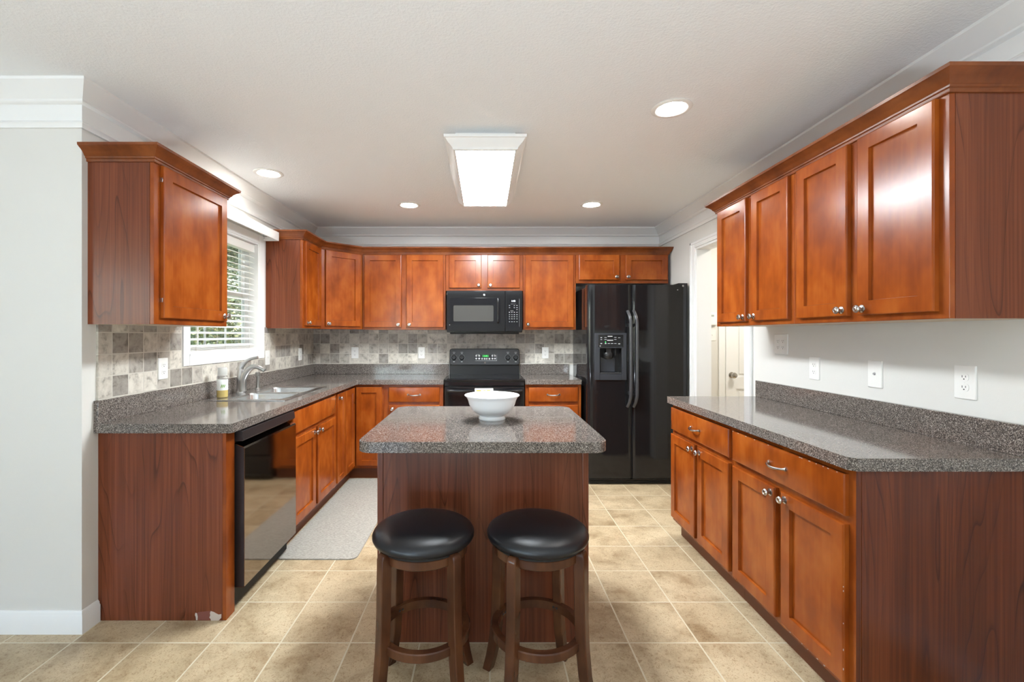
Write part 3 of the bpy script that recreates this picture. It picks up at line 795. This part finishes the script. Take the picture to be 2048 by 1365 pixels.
# ------------------------------------------------------------------ dishwasher
dw = thing('dishwasher', 'black stainless dishwasher set into the base cabinets by the end panel', 'dishwasher', (FX, 2.192, 0))
do = dw.location
D0, D1 = 2.196, 2.792
MB().box(-1.780, -1.216, D0+.006, D1-.006, .02, .870).build('tub', M_BLACKM, dw, do, 0)
MB().box(-1.30, -1.262, D0+.01, D1-.01, .0, .10).build('toe_panel', M_BLACKM, dw, do, 0)
def ext(poly, y0, y1, name, m, par=None, bev=False):
    mb = MB().loft([[(x, y, z) for x, z in poly] for y in (y0, y1)])
    return mb.build(name, m, par or dw, do, 20)
ext([(-1.216, .816), (-1.172, .816), (-1.168, .822), (-1.172, .862), (-1.178, .868), (-1.216, .868)], D0, D1, 'control_strip', M_DWS)
ext([(-1.216, .110), (-1.166, .110), (-1.162, .114), (-1.162, .780), (-1.167, .788), (-1.210, .805), (-1.216, .805)], D0+.0008, D1-.0008, 'door', M_DW)
ext([(-1.2155, .112), (-1.167, .112), (-1.165, .114), (-1.165, .779), (-1.168, .785), (-1.210, .802), (-1.2155, .802)], D0, D0+.0007, 'door_edge', M_DWS)

# ------------------------------------------------------------------ range
rg = thing('range_oven', 'black electric range with a rear control panel and glass cooktop', 'range', (0, 4.12, 0))
ro = rg.location
G0, G1 = -.373, .359
def rb(*a, **k): return MB().box(*a, **k)
rb(G0, G1, 4.165, 4.735, .02, .905, bev=.004).build('oven_body', M_BLACKS, rg, ro)
ck = MB().box(G0, G1, 4.125, 4.66, .905, .924, .006)
ck.build('cooktop', M_BLACK, rg, ro)
rb(G0+.022, G1-.022, 4.160, 4.64, .924, .9275, bev=.001).build('glass_top', M_GLASSB, rg, ro)
for x, y, r in ((-.20, 4.30, .095), (.185, 4.30, .075), (-.20, 4.53, .075), (.185, 4.53, .095)):
    MB().lathe([(r, 0), (r, .0003), (r-.003, .0003), (r-.003, 0)], 40, Matrix.Translation((x, y, .9276)), cap=False).build('burner_ring', M_DARKG, rg, ro)
# rear console: lower riser and rounded slanted control panel
rb(G0+.010, G1-.010, 4.665, 4.738, .905, 1.03, bev=.006).build('riser', M_BLACKS, rg, ro)
rr = rrect(G0+.008, G1-.008, 1.022, 1.186, .022, 6)
sl_ = lambda z: (z-1.022)*.16
MB().loft([[(x, 4.738, z) for x, z in rr], [(x, 4.652+sl_(z), z) for x, z in rr], [(x, 4.645+sl_(z), z) for x, z in [((x-(G0+G1)/2)*.985+(G0+G1)/2, (z-1.104)*.95+1.104) for x, z in rr]]]).build('control_panel', M_BLACKS, rg, ro)
cpy = lambda z: 4.645+sl_(z)
tilt = Matrix.Rotation(R(90)-math.atan(.16), 4, 'X')
def onp(x, z, dy=0): return Vector((x, cpy(z)-dy, z))
kx = [-.320, -.240, .232, .312]
for x in kx:
    z = 1.096
    k = MB().lathe([(.026, 0), (.026, .004), (.023, .008), (.021, .022), (.018, .025), (0, .0255)], 24, Matrix.Translation(onp(x, z)) @ tilt)
    k.box(-.0035, .0035, -.021, .021, .024, .031, .001, mtx=Matrix.Translation(onp(x, z)) @ tilt)
    ko = k.build('knob', M_BLACK, rg, ro)
    tk = MB()
    for q in range(17):
        a = R(-50+q*280/16)
        tk.box(.029, .033, -.0009, .0009, .0001, .0006, mtx=Matrix.Translation(onp(x, z)) @ tilt @ Matrix.Rotation(a, 4, 'Z'))
    for zz in (.043, -.043): tk.box(-.009, .009, zz-.0022, zz+.0022, .0001, .0006, mtx=Matrix.Translation(onp(x, z)) @ tilt)
    tk.box(-.013, .013, .054, .057, .0001, .0006, mtx=Matrix.Translation(onp(x, z)) @ tilt)
    tk.build('dial_marks', M_LABEL, ko, ro, 0)
cx0, cx1 = -.105, .117
def patch(x0, x1, z0, z1, name, m, th=.0008, par=None):
    zc = (z0+z1)/2
    return MB().box(x0-(x0+x1)/2, (x1-x0)/2, -(z1-z0)/2, (z1-z0)/2, 0, th, mtx=Matrix.Translation(onp((x0+x1)/2, zc)) @ tilt).build(name, m, par or rg, ro, 0)
md = patch(cx0, cx1, 1.066, 1.128, 'clock_module', M_GLASSB)
ds = patch(-.030, .036, 1.100, 1.124, 'display', M_GREENB, .0012, md)
text('1:18', .020, M_GREEN, ds, onp(.003, 1.112, .0014)-Vector(ro), (R(90)-math.atan(.16), 0, 0), 'display_digits', .0002)
bt = MB()
for x, z in ((-.092, 1.114), (-.062, 1.114), (-.092, 1.086), (-.062, 1.086), (-.032, 1.084), (-.006, 1.084), (.016, 1.084), (.042, 1.084), (.074, 1.114), (.100, 1.114), (.074, 1.086), (.100, 1.086)):
    bt.lathe([(.0095, 0), (.0095, .0012), (.008, .0015), (0, .0015)], 12, Matrix.Translation(onp(x, z)) @ tilt)
for x in (-.078, .086): bt.box(-.018, .018, -.0015, .0015, 0, .0012, mtx=Matrix.Translation(onp(x, 1.1255)) @ tilt)
bt.build('buttons', M_LABEL, md, ro)
fr = MB()
for a in ((cx0, cx1, 1.064, 1.066), (cx1, cx1+.0015, 1.064, 1.128)):
    fr.box((a[0]-a[1])/2, (a[1]-a[0])/2, (a[2]-a[3])/2, (a[3]-a[2])/2, 0, .0012, mtx=Matrix.Translation(onp((a[0]+a[1])/2, (a[2]+a[3])/2)) @ tilt)
fr.build('module_edge', M_LABEL, md, ro, 0)
badge(rg, -.002, cpy(1.045)-.0005, 1.045, .0095, ro)
# oven door
rb(G0+.003, G1-.003, 4.128, 4.163, .865, .903, bev=.004).build('front_rail', M_BLACK, rg, ro)
dr = rb(G0+.003, G1-.003, 4.125, 4.164, .235, .858, bev=.006).build('oven_door', M_BLACK, rg, ro)
rb(G0+.11, G1-.11, 4.1235, 4.126, .36, .70, bev=.001).build('oven_window', M_GLASSB, dr, ro)
hd = MB().tube([(G0+.03, 4.085, .826), (G0+.06, 4.078, .826), (G1-.06, 4.078, .826), (G1-.03, 4.085, .826)], .0125, 12)
for x in (G0+.035, G1-.035): hd.box(x-.012, x+.012, 4.084, 4.126, .815, .838, .004)
hd.build('oven_handle', M_BLACK, dr, ro)
rb(G0+.003, G1-.003, 4.130, 4.164, .06, .228, bev=.006).build('storage_drawer', M_BLACK, rg, ro)
rb(G0+.02, G1-.02, 4.20, 4.70, 0, .02).build('base', M_BLACKM, rg, ro, 0)

# towel on the oven handle
tw = MB()
th = .0035
path = [(4.0615, .62), (4.0615, .80), (4.0615, .826), (4.064, .838), (4.071, .8435), (4.078, .845), (4.085, .8435), (4.0925, .838), (4.096, .826), (4.098, .80), (4.100, .66)]
nrm = []
rings = []
for xx in (-.093, .071):
    pin, pout = [], []
    for i, (y, z) in enumerate(path):
        a = Vector(path[max(i-1, 0)]); b_ = Vector(path[min(i+1, len(path)-1)]); t = (b_-a).normalized(); n = Vector((-t.y, t.x))
        pin.append((xx, y, z)); pout.append((xx, y+n.x*th, z+n.y*th))
    rings.append(pin + pout[::-1])
tw.loft(rings)
to_ = tw.build('dish_towel', M_TOWEL, None, (-.01, 4.078, .62))
tag(to_, 'white printed dish towel hung over the oven handle behind the bowl', 'towel')
pr = MB(); pr2 = MB()
for x, z, w, h, q in ((-.078, .832, .040, .010, 0), (-.070, .812, .05, .018, 0), (.008, .816, .03, .016, 0), (-.06, .78, .05, .03, 0)):
    pr.box(x, x+w, 4.0570, 4.0578, z-h/2, z+h/2)
for x, z, w, h in ((-.016, .834, .02, .007), (.014, .833, .03, .012), (-.01, .804, .06, .008), (0, .77, .05, .04)):
    pr2.box(x, x+w, 4.0570, 4.0578, z-h/2, z+h/2)
pr.build('orange_print', M_ORANGE, to_, (-.01, 4.078, .62), 0); pr2.build('yellow_print', M_YELLOW, to_, (-.01, 4.078, .62), 0)

# ------------------------------------------------------------------ microwave
mw = thing('microwave', 'black over-the-range microwave with a grey window', 'microwave', (-.007, 4.35, 1.345))
mo = mw.location
W0, W1 = -.370, .356
MB().box(W0, W1, 4.382, 4.745, 1.352, 1.756, .003).build('housing', M_BLACKS, mw, mo)
MB().box(W0+.03, W1-.03, 4.40, 4.74, 1.338, 1.352).build('vent_base', M_BLACKM, mw, mo, 0)
dx1 = .190
md_ = MB().box(W0, dx1, 4.350, 4.380, 1.362, 1.752, .004).build('door', M_BLACK, mw, mo)
MB().box(W0+.028, dx1-.040, 4.3485, 4.351, 1.435, 1.682, .001).build('door_recess', M_GLASSB, md_, mo)
MB().loft([[(x, y, z) for x, z in rrect(W0+.066, .079, 1.458, 1.610, .010, 4)] for y in (4.3465, 4.3486)]).build('window', M_MWGLASS, md_, mo, 20)
h = MB().tube([(.122, 4.345, 1.672), (.122, 4.318, 1.664), (.122, 4.312, 1.63), (.122, 4.312, 1.49), (.122, 4.318, 1.456), (.122, 4.345, 1.448)], .010, 12)
h.build('door_handle', M_BLACK, md_, mo)
cp_ = MB().box(dx1+.002, W1, 4.352, 4.380, 1.362, 1.752, .004).build('control_panel', M_BLACK, mw, mo)
MB().box(dx1+.018, W1-.030, 4.3508, 4.352, 1.405, 1.675).build('keypad_panel', M_GLASSB, cp_, mo, 0)
MB().box(W1-.0305, W1-.029, 4.3498, 4.352, 1.405, 1.675).build('panel_edge', M_STEEL, cp_, mo, 0)
text('1:18', .022, M_WHITED, cp_, Vector((.268, 4.3503, 1.652))-Vector(mo), (R(90), 0, 0), 'display_digits', .0002)
kb = MB()
for j, z in enumerate((1.610, 1.590, 1.571, 1.545, 1.522, 1.502, 1.482, 1.455)):
    for i, x in enumerate((.232, .255, .278, .303)):
        if (j in (0, 1) and i == 1) or (j == 2 and i < 3): continue
        kb.box(x-.0055, x+.0055, 4.3502, 4.351, z-.0030, z+.0030)
kb.box(.245, .292, 4.3502, 4.351, 1.623, 1.625).box(.240, .270, 4.3502, 4.351, 1.557, 1.560)
kb.build('keys', plain('key_print', (.22, .22, .21), .5), cp_, mo, 0)
badge(md_, -.010, 4.350, 1.712, .0105, mo)
MB().cyl((W0+.030, 4.3505, 1.425), (0, -1, 0), .004, .0008, 12).build('model_dot', M_STEEL, md_, mo)

# ------------------------------------------------------------------ refrigerator
rf = thing('refrigerator', 'black side-by-side refrigerator with a door water dispenser', 'refrigerator', (1.35, 4.02, 0))
fo = rf.location
F0, F1, FS = .905, 1.797, 1.297
MB().box(F0+.010, F1-.010, 4.105, 4.735, .03, 1.765, .004).build('case', M_BLACK, rf, fo)
MB().box(F0+.02, F1-.02, 4.06, 4.10, .005, .05, .003).build('grille_back', M_BLACKM, rf, fo)
gs = MB()
for z in (.012, .026, .040): gs.box(F0+.02, F1-.02, 4.045, 4.06, z-.004, z+.004, .001)
gs.build('grille', M_BLACKS, rf, fo)
def fdoor(x0, x1):
    out = [(x0, 4.100), (x0, 4.045), (x0+.004, 4.032), (x0+.014, 4.024), (x0+.03, 4.021)]
    n = 8; c = (x0+x1)/2
    mid = [(x0+.03+(x1-x0-.06)*k/n, 4.021) for k in range(1, n)]
    out2 = [(x1-.03, 4.021), (x1-.014, 4.024), (x1-.004, 4.032), (x1, 4.045), (x1, 4.100)]
    return out+mid+out2
fp = fdoor(F0, FS-.003)
xm = 1.10
pl_ = [p for p in fp if p[0] < 1.005] + [(1.011, 4.021), (1.011, 4.100)]
pr_ = [(1.205, 4.100), (1.205, 4.021)] + [p for p in fp if p[0] > 1.21]
lm = MB().prism(fp, .056, .985).prism(fp, 1.212, 1.772).prism(pl_, .985, 1.212).prism(pr_, .985, 1.212).box(1.011, 1.205, 4.094, 4.100, .985, 1.212)
ld = lm.build('freezer_door', M_BLACK, rf, fo, 50)
rd_ = MB().prism(fdoor(FS+.003, F1), .056, 1.772).build('fridge_door', M_BLACK, rf, fo, 50)
MB().box(FS-.0029, FS+.0029, 4.045, 4.10, .06, 1.765).build('door_gap_strip', M_DARKG, rf, fo, 0)
for x, dr_ in ((FS-.028, ld), (FS+.026, rd_)):
    s = -1 if x < FS else 1
    pts = []; rdd = []
    for k in range(21):
        t = k/20; z = .695+.845*t; e = abs(t-.5)*2
        bow = max(0, (e-.72)/.28)
        pts.append((x + (-.012)*bow*bow, 3.965+.052*bow**2.2, z)); rdd.append(.015)
    MB().tube(pts, rdd, 12, .95, .9).build('handle', M_DARKG, dr_, fo)
    st = MB().box(x-.010, x+.010, 3.972, 4.022, 1.40, 1.43, .003).box(x-.010, x+.010, 3.972, 4.022, .80, .83, .003)
    st.build('handle_post', M_BLACKS, dr_, fo)
# hinge covers on top
hg = MB().box(F0+.01, F0+.075, 4.04, 4.16, 1.772, 1.782, .003); hg.build('hinge_cover', M_BLACKS, rf, fo)
hg = MB().box(F1-.085, F1-.005, 4.03, 4.16, 1.772, 1.788, .004); hg.build('hinge_cover', M_BLACKS, rf, fo)
badge(rd_, 1.748, 4.0205, 1.762, .0085, fo)
sc_ = MB().cyl((1.700, 4.0205, 1.727), (0, -1, 0), .004, .001, 10); sc_.build('bumper_dot', M_LABEL, rd_, fo)
# dispenser
P0, P1, Q0, Q1 = .963, 1.247, .930, 1.345
yd = 4.018
a0, a1, b0, b1 = 1.011, 1.205, .985, 1.212
dp = MB()
dp.box(P0, a0, yd-.008, yd+.004, Q0, Q1, .003).box(a1, P1, yd-.008, yd+.004, Q0, Q1, .003).box(a0, a1, yd-.008, yd+.004, Q0, b0, .002).box(a0, a1, yd-.008, yd+.004, b1, Q1, .002)
do_ = dp.build('dispenser', M_DISPF, ld, fo)
rs = MB().box(a0, a1, 4.088, 4.093, b0, b1).box(a0, a0+.002, yd, 4.088, b0, b1).box(a1-.002, a1, yd, 4.088, b0, b1).box(a0+.002, a1-.002, yd, 4.088, b1-.002, b1).box(a0+.002, a1-.002, yd, 4.088, b0, b0+.002)
rs.build('recess', M_BLACKM, ld, fo, 0)
MB().box(P0+.033, P1-.030, yd-.0095, yd-.008, 1.220, 1.330).build('control_face', M_BLACK, ld, fo, 0)
db = MB()
for x, z, w, h in ((1.022, 1.305, .014, .005), (1.022, 1.288, .014, .004), (1.060, 1.305, .020, .004), (1.060, 1.288, .020, .004), (1.100, 1.316, .042, .007), (1.100, 1.281, .052, .008), (1.146, 1.307, .020, .004), (1.146, 1.289, .020, .004), (1.180, 1.304, .020, .004),
                   (1.022, 1.253, .014, .006), (1.060, 1.253, .014, .007), (1.088, 1.253, .020, .004), (1.117, 1.253, .020, .004), (1.146, 1.253, .020, .004), (1.180, 1.250, .016, .008)):
    db.box(x-w/2, x+w/2, yd-.0102, yd-.0094, z-h/2, z+h/2)
db.build('dispenser_buttons', M_LABEL, ld, fo, 0)
MB().cyl((1.060, yd-.0095, 1.266), (0, -1, 0), .004, .0008, 10).build('indicator_light', M_GREEN, ld, fo)
badge(ld, 1.013, yd-.0082, 1.231, .007, fo)
MB().lathe([(.030, 0), (.042, .012), (.046, .045), (.040, .055)], 24, Matrix.Translation((1.095, 4.052, 1.115)) @ Matrix.Diagonal((1, .72, 1, 1))).build('spout_cup', M_BLACKS, ld, fo)
MB().box(1.072, 1.118, 4.030, 4.085, 1.166, 1.2095, .003).build('spout_housing', M_BLACKM, ld, fo)
MB().box(1.030, 1.160, 4.068, 4.078, .998, 1.125, .002).build('paddle', M_DISPF, ld, fo)
MB().box(1.150, 1.164, 4.040, 4.060, 1.145, 1.2095, .003).build('water_nozzle', M_BLACKS, ld, fo)
MB().box(a0+.003, a1-.003, yd-.010, 4.087, .9872, .996, .003).build('drip_tray', M_DARKG, ld, fo)

# ------------------------------------------------------------------ bowl
bc = (.033, 2.22, CT)
prof = [(.050, 0), (.064, 0), (.066, .004), (.063, .012), (.058, .017), (.075, .026), (.098, .046), (.112, .072), (.118, .094), (.126, .108), (.134, .114), (.1345, .117), (.132, .1185), (.122, .112), (.113, .095), (.106, .072), (.092, .048), (.070, .030), (.040, .024), (0, .023)]
b_ = MB().lathe(prof, 64, Matrix.Translation(bc)).build('serving_bowl', M_CERAMIC, None, bc, 60)
tag(b_, 'white footed ceramic bowl on the island countertop', 'bowl')

# ------------------------------------------------------------------ floor mat
rx0, rx1, ry0, ry1 = -1.245, -.762, 2.684, 4.185
mt = MB().loft([[(x, y, z) for x, y in rrect(rx0+i, rx1-i, ry0+i, ry1-i, .045)] for i, z in ((0, .0005), (0, .006), (.003, .009))]).build('floor_mat', M_RUG, None, (-1.0, 3.43, .0005), 20)
tag(mt, 'long grey kitchen mat in front of the sink cabinets', 'mat')

# ------------------------------------------------------------------ stools
def stool(cx, cy, delta, label):
    st = thing('bar_stool', label, 'stool', (cx, cy, 0), delta, 'round black bar stools at the island')
    seat = [(0, .574), (.150, .574), (.172, .576), (.182, .582), (.187, .592), (.187, .600), (.182, .611), (.168, .621), (.140, .629), (.10, .634), (.05, .637), (0, .638)]
    so_ = MB().lathe(seat, 64).build('seat', M_LEATHER, st, smooth=60)
    MB().lathe([(.150, .566), (.166, .567), (.166, .5735), (.15, .5738)], 48).build('swivel_plate', M_BLACKM, st)
    ring = lambda r0, r1, z0, z1: MB().lathe([(r0, z0), (r1-.0035, z0), (r1, z0+.0035), (r1, z1-.0035), (r1-.0035, z1), (r0, z1), (r0, z0)], 64, cap=False)
    ring(.135, .162, .532, .566).build('apron', M_STOOL, st)
    fr_ = ring(.146, .172, .228, .260).build('foot_ring', M_STOOL, st)
    for k in range(4):
        a = R(45+90*k)
        mtx = Matrix.Rotation(a, 4, 'Z')
        rings = []
        prof = [(.222, 0, .018, .018), (.205, .06, .018, .019), (.188, .14, .018, .020), (.178, .24, .018, .021), (.173, .36, .018, .021), (.171, .50, .018, .021), (.171, .556, .018, .020), (.170, .570, .017, .017), (.168, .576, .013, .011)]
        for r, z, hw, ht in prof:
            ra, rb_ = r-ht*.95, r+ht*.95
            c_ = .003
            rings.append([(ra+c_, -hw, z), (rb_-c_, -hw, z), (rb_, -hw+c_, z), (rb_, hw-c_, z), (rb_-c_, hw, z), (ra+c_, hw, z), (ra, hw-c_, z), (ra, -hw+c_, z)])
        lg = MB().loft(rings, mtx=mtx).build('leg', M_STOOL, st, smooth=40)
        bt = MB()
        for s in (-1, 1): bt.lathe([(.0045, 0), (.0045, .002), (.003, .003), (0, .003)], 12, Matrix.Rotation(a, 4, 'Z') @ Matrix.Translation((.1462, s*.007, .244)) @ Matrix.Rotation(R(-90), 4, 'Y'))
        bt.build('bolts', M_BLACKS, fr_)
    return st
stool(-.228, 1.69, 0, 'round black stool at the island, the one on the sink side')
stool(.194, 1.69, 10, 'round black stool at the island, turned slightly, on the refrigerator side')

# ------------------------------------------------------------------ wall plates
def plate(name, label, cat, loc, rot, w=.073, h=.118, kind='duplex', gangs=1, group=None):
    t = thing(name, label, cat, loc, rot, group)
    MB().loft([[(x, y, z) for x, z in rrect(-w/2+i, w/2-i, -h/2+i, h/2-i, .004, 3)] for i, y in ((0, 0), (0, -.003), (.003, -.0055))]).build('cover_plate', M_WHITEP, t, smooth=30)
    gx = [0] if gangs == 1 else [-.023, .023]
    for g in gx:
        if kind == 'duplex':
            for s in (-1, 1):
                so_ = MB().loft([[(g+x, y, s*.0195+z) for x, z in rrect(-.0165, .0165, -.0140, .0140, .010, 5)] for y in (-.005, -.0072)]).build('socket', M_WHITEP, t, smooth=30)
                sl2 = MB().box(g-.0075, g-.0055, -.0076, -.0070, s*.0195-.002, s*.0195+.0065).box(g+.0050, g+.0070, -.0076, -.0070, s*.0195-.001, s*.0195+.0060)
                sl2.lathe([(.0025, 0), (.0025, .0006), (0, .0006)], 10, Matrix.Translation((g, -.0070, s*.0195-.0075)) @ Matrix.Rotation(R(90), 4, 'X'))
                sl2.build('slots', M_SLOT, so_, smooth=0)
        elif kind == 'switch':
            MB().box(g-.005, g+.005, -.013, -.004, -.003, .011, .001).build('toggle', M_WHITEP, t)
        elif kind == 'jack':
            MB().lathe([(.008, 0), (.006, .002), (.005, .006), (.0025, .006), (0, .004)], 6, Matrix.Translation((g, -.005, .002)) @ Matrix.Rotation(R(90), 4, 'X')).build('jack', M_LABEL, t)
    MB().lathe([(.003, 0), (.003, .0006), (0, .001)], 10, Matrix.Translation((0, -.0053, .0)) @ Matrix.Rotation(R(90), 4, 'X')).build('screw', M_WHITEP, t)
    return t
TLX = XL+.0103
plate('power_outlet', 'white duplex outlet in the tile between the wall end and the sink window', 'outlet', (TLX, 2.525, 1.142), 90)
plate('light_switch', 'white switch plate in the tile just past the window, behind the faucet', 'switch', (TLX, 3.735, 1.142), 90, kind='switch')
plate('power_outlet', 'white outlet on the side tile close to the back corner', 'outlet', (TLX, 4.395, 1.142), 90)
TBY = YB-.0103
plate('power_outlet', 'white duplex outlet on the back tile nearest the corner', 'outlet', (-1.357, TBY, 1.142), 0)
plate('power_outlet', 'white outlet on the back tile just beside the range', 'outlet', (-.663, TBY, 1.142), 0, .068)
plate('power_outlet', 'white outlet on the back tile between range and refrigerator', 'outlet', (.625, TBY, 1.142), 0, .068)
WX = XR-.0003
plate('power_outlet', 'wide white double plate with four sockets, highest on the painted wall', 'outlet', (WX, 2.795, 1.272), -90, .126, .124, 'duplex', 2)
plate('power_outlet', 'white duplex outlet on the painted wall next to the four-socket plate', 'outlet', (WX, 2.512, 1.145), -90, .078, .126)
plate('phone_jack', 'white plate with a single jack hole over the long countertop', 'jack', (WX, 2.121, 1.146), -90, .078, .126, 'jack')
plate('power_outlet', 'large white duplex outlet on the painted wall nearest the camera', 'outlet', (WX, 1.723, 1.150), -90, .080, .128)
plate('light_switch', 'white light switch on the hall wall under the thermostat', 'switch', (2.293, 4.5997, 1.325), 0, .075, .112, 'switch')
t = thing('thermostat', 'white wall thermostat in the hall beyond the doorway', 'thermostat', (2.272, 4.5997, 1.49))
MB().box(-.060, .060, -.026, 0, -.062, .062, .005).build('housing', M_WHITEP, t)
MB().box(-.035, .028, -.0275, -.026, .022, .040).build('screen', plain('lcd_grey', (.36, .40, .36), .3), t, smooth=0)

# ------------------------------------------------------------------ ceiling lights
def can(x, y, label):
    t = thing('recessed_light', label, 'ceiling light', (x, y, H), 0, 'recessed ceiling lights')
    MB().lathe([(.066, -.0005), (.0945, -.0005), (.096, -.003), (.092, -.006), (.078, -.0085), (.072, -.007), (.066, -.004), (.066, -.0005)], 48, cap=False).build('trim_ring', M_WHITEP, t)
    MB().lathe([(0, -.0062), (.060, -.0060), (.0655, -.0045), (.0655, -.001), (0, -.001)], 40, cap=False).build('lens', M_CANLIT, t)
can(.911, 2.225, 'big round recessed light nearest the camera, before the doorway cabinets')
can(-1.485, 3.118, 'round recessed light in the ceiling over the sink side')
can(-.651, 3.885, 'small round recessed light before the corner cabinets, by the fluorescent fixture')
can(.904, 3.870, 'small round recessed light in front of the refrigerator')
fx = thing('ceiling_light_fixture', 'rectangular white framed fluorescent fixture on the ceiling', 'ceiling light', (0, 3.02, H))
xo = fx.location
A, B0, B1 = .160, 2.486, 3.556
MB().box(-A-.004, A+.006, 2.497, B1-.01, 2.402, H-.0005).box(-A-.003, A+.003, B0-.003, B1+.003, 2.396, 2.4021).build('back_box', M_TRIM, fx, xo, 0)
fprof = [(-.002, 2.336), (.010, 2.336), (.016, 2.340), (.018, 2.348), (.026, 2.356), (.042, 2.370), (.050, 2.382), (.053, 2.386), (.060, 2.388), (.062, 2.402), (-.002, 2.402)]
p = [(-A-.001, B0-.0), (-A-.001, B1), (A+.001, B1), (A+.001, B0)]
mb = MB(); P = [Vector(q) for q in p]; n = 4; rings = []
for o_, z in fprof: rings.append([(x+math.copysign(o_, x), y+(o_ if y > 3 else -o_), z) for x, y in p])
mb.loft(rings + [rings[0]], cap=False)
mb.build('frame', M_TRIM, fx, xo, 25)
MB().box(-A, A, B0, B1, 2.340, 2.346).build('diffuser', M_PANELLIT, fx, xo, 0)

# ------------------------------------------------------------------ outdoors: added bounce ground, then lawn and trees seen through the window
struct('ground', MB().box(-9, 6, -16, YR-.16, -.399, -.30), plain('pale_bounce_ground', (.62, .60, .56), .8), 'pale ground added out of view to bounce sunlight indoors', smooth=0)  # slab added out of view to throw sunlight up onto the ceiling
struct('ground', MB().box(-40, -4.75-.0, -25, 40, -.6, -.4), M_GRASS, 'lawn outside', smooth=0)
def tree(x, y, h, r, label, nleaf, seed):
    rnd = random.Random(seed)
    t = thing('tree', label, 'tree', (x, y, -.4), 0, 'trees outside the sink window')
    MB().tube([(0, 0, 0), (.05, 0, h*.4), (-.05, .08, h*.85)], [.16, .12, .05], 8).build('trunk', M_BARK, t)
    bm = bmesh.new()
    clumps = [(rnd.gauss(0, r*.45), rnd.gauss(0, r*.45), h*(.12+.85*rnd.random()), r*(.25+.3*rnd.random())) for _ in range(26)]
    for _ in range(nleaf):
        cx, cy, cz, cr = rnd.choice(clumps)
        v = Vector((rnd.gauss(0, 1), rnd.gauss(0, 1), rnd.gauss(0, 1))).normalized()*cr*rnd.random()**.4
        c_ = Vector((cx, cy, cz))+v
        s = .028+.03*rnd.random()
        q = Vector((rnd.gauss(0, 1), rnd.gauss(0, 1), rnd.gauss(0, 1))).normalized().to_track_quat('Z', 'Y')
        vs = [bm.verts.new(c_+q @ Vector(p_)) for p_ in ((-s, 0, 0), (0, -s*.5, s*.1), (s, 0, 0), (0, s*.5, s*.1))]
        bm.faces.new(vs)
    m = MB(); m.bm.free(); m.bm = bm
    m.build('foliage', M_LEAF, t, smooth=0)
tree(-5.7, 9.4, 4.4, 1.25, 'bushy tree standing closest outside the sink window', 24200, 1)
tree(-8.6, 14.4, 5.4, 1.5, 'tall leafy tree in line behind the nearest tree outside', 22000, 2)
tree(-12.4, 20.5, 7.5, 2.0, 'farthest tree showing through the upper sash', 19800, 4)
tree(-4.9, 14.6, 4.2, 1.2, 'leafy tree at the far edge of the window view', 17600, 3)
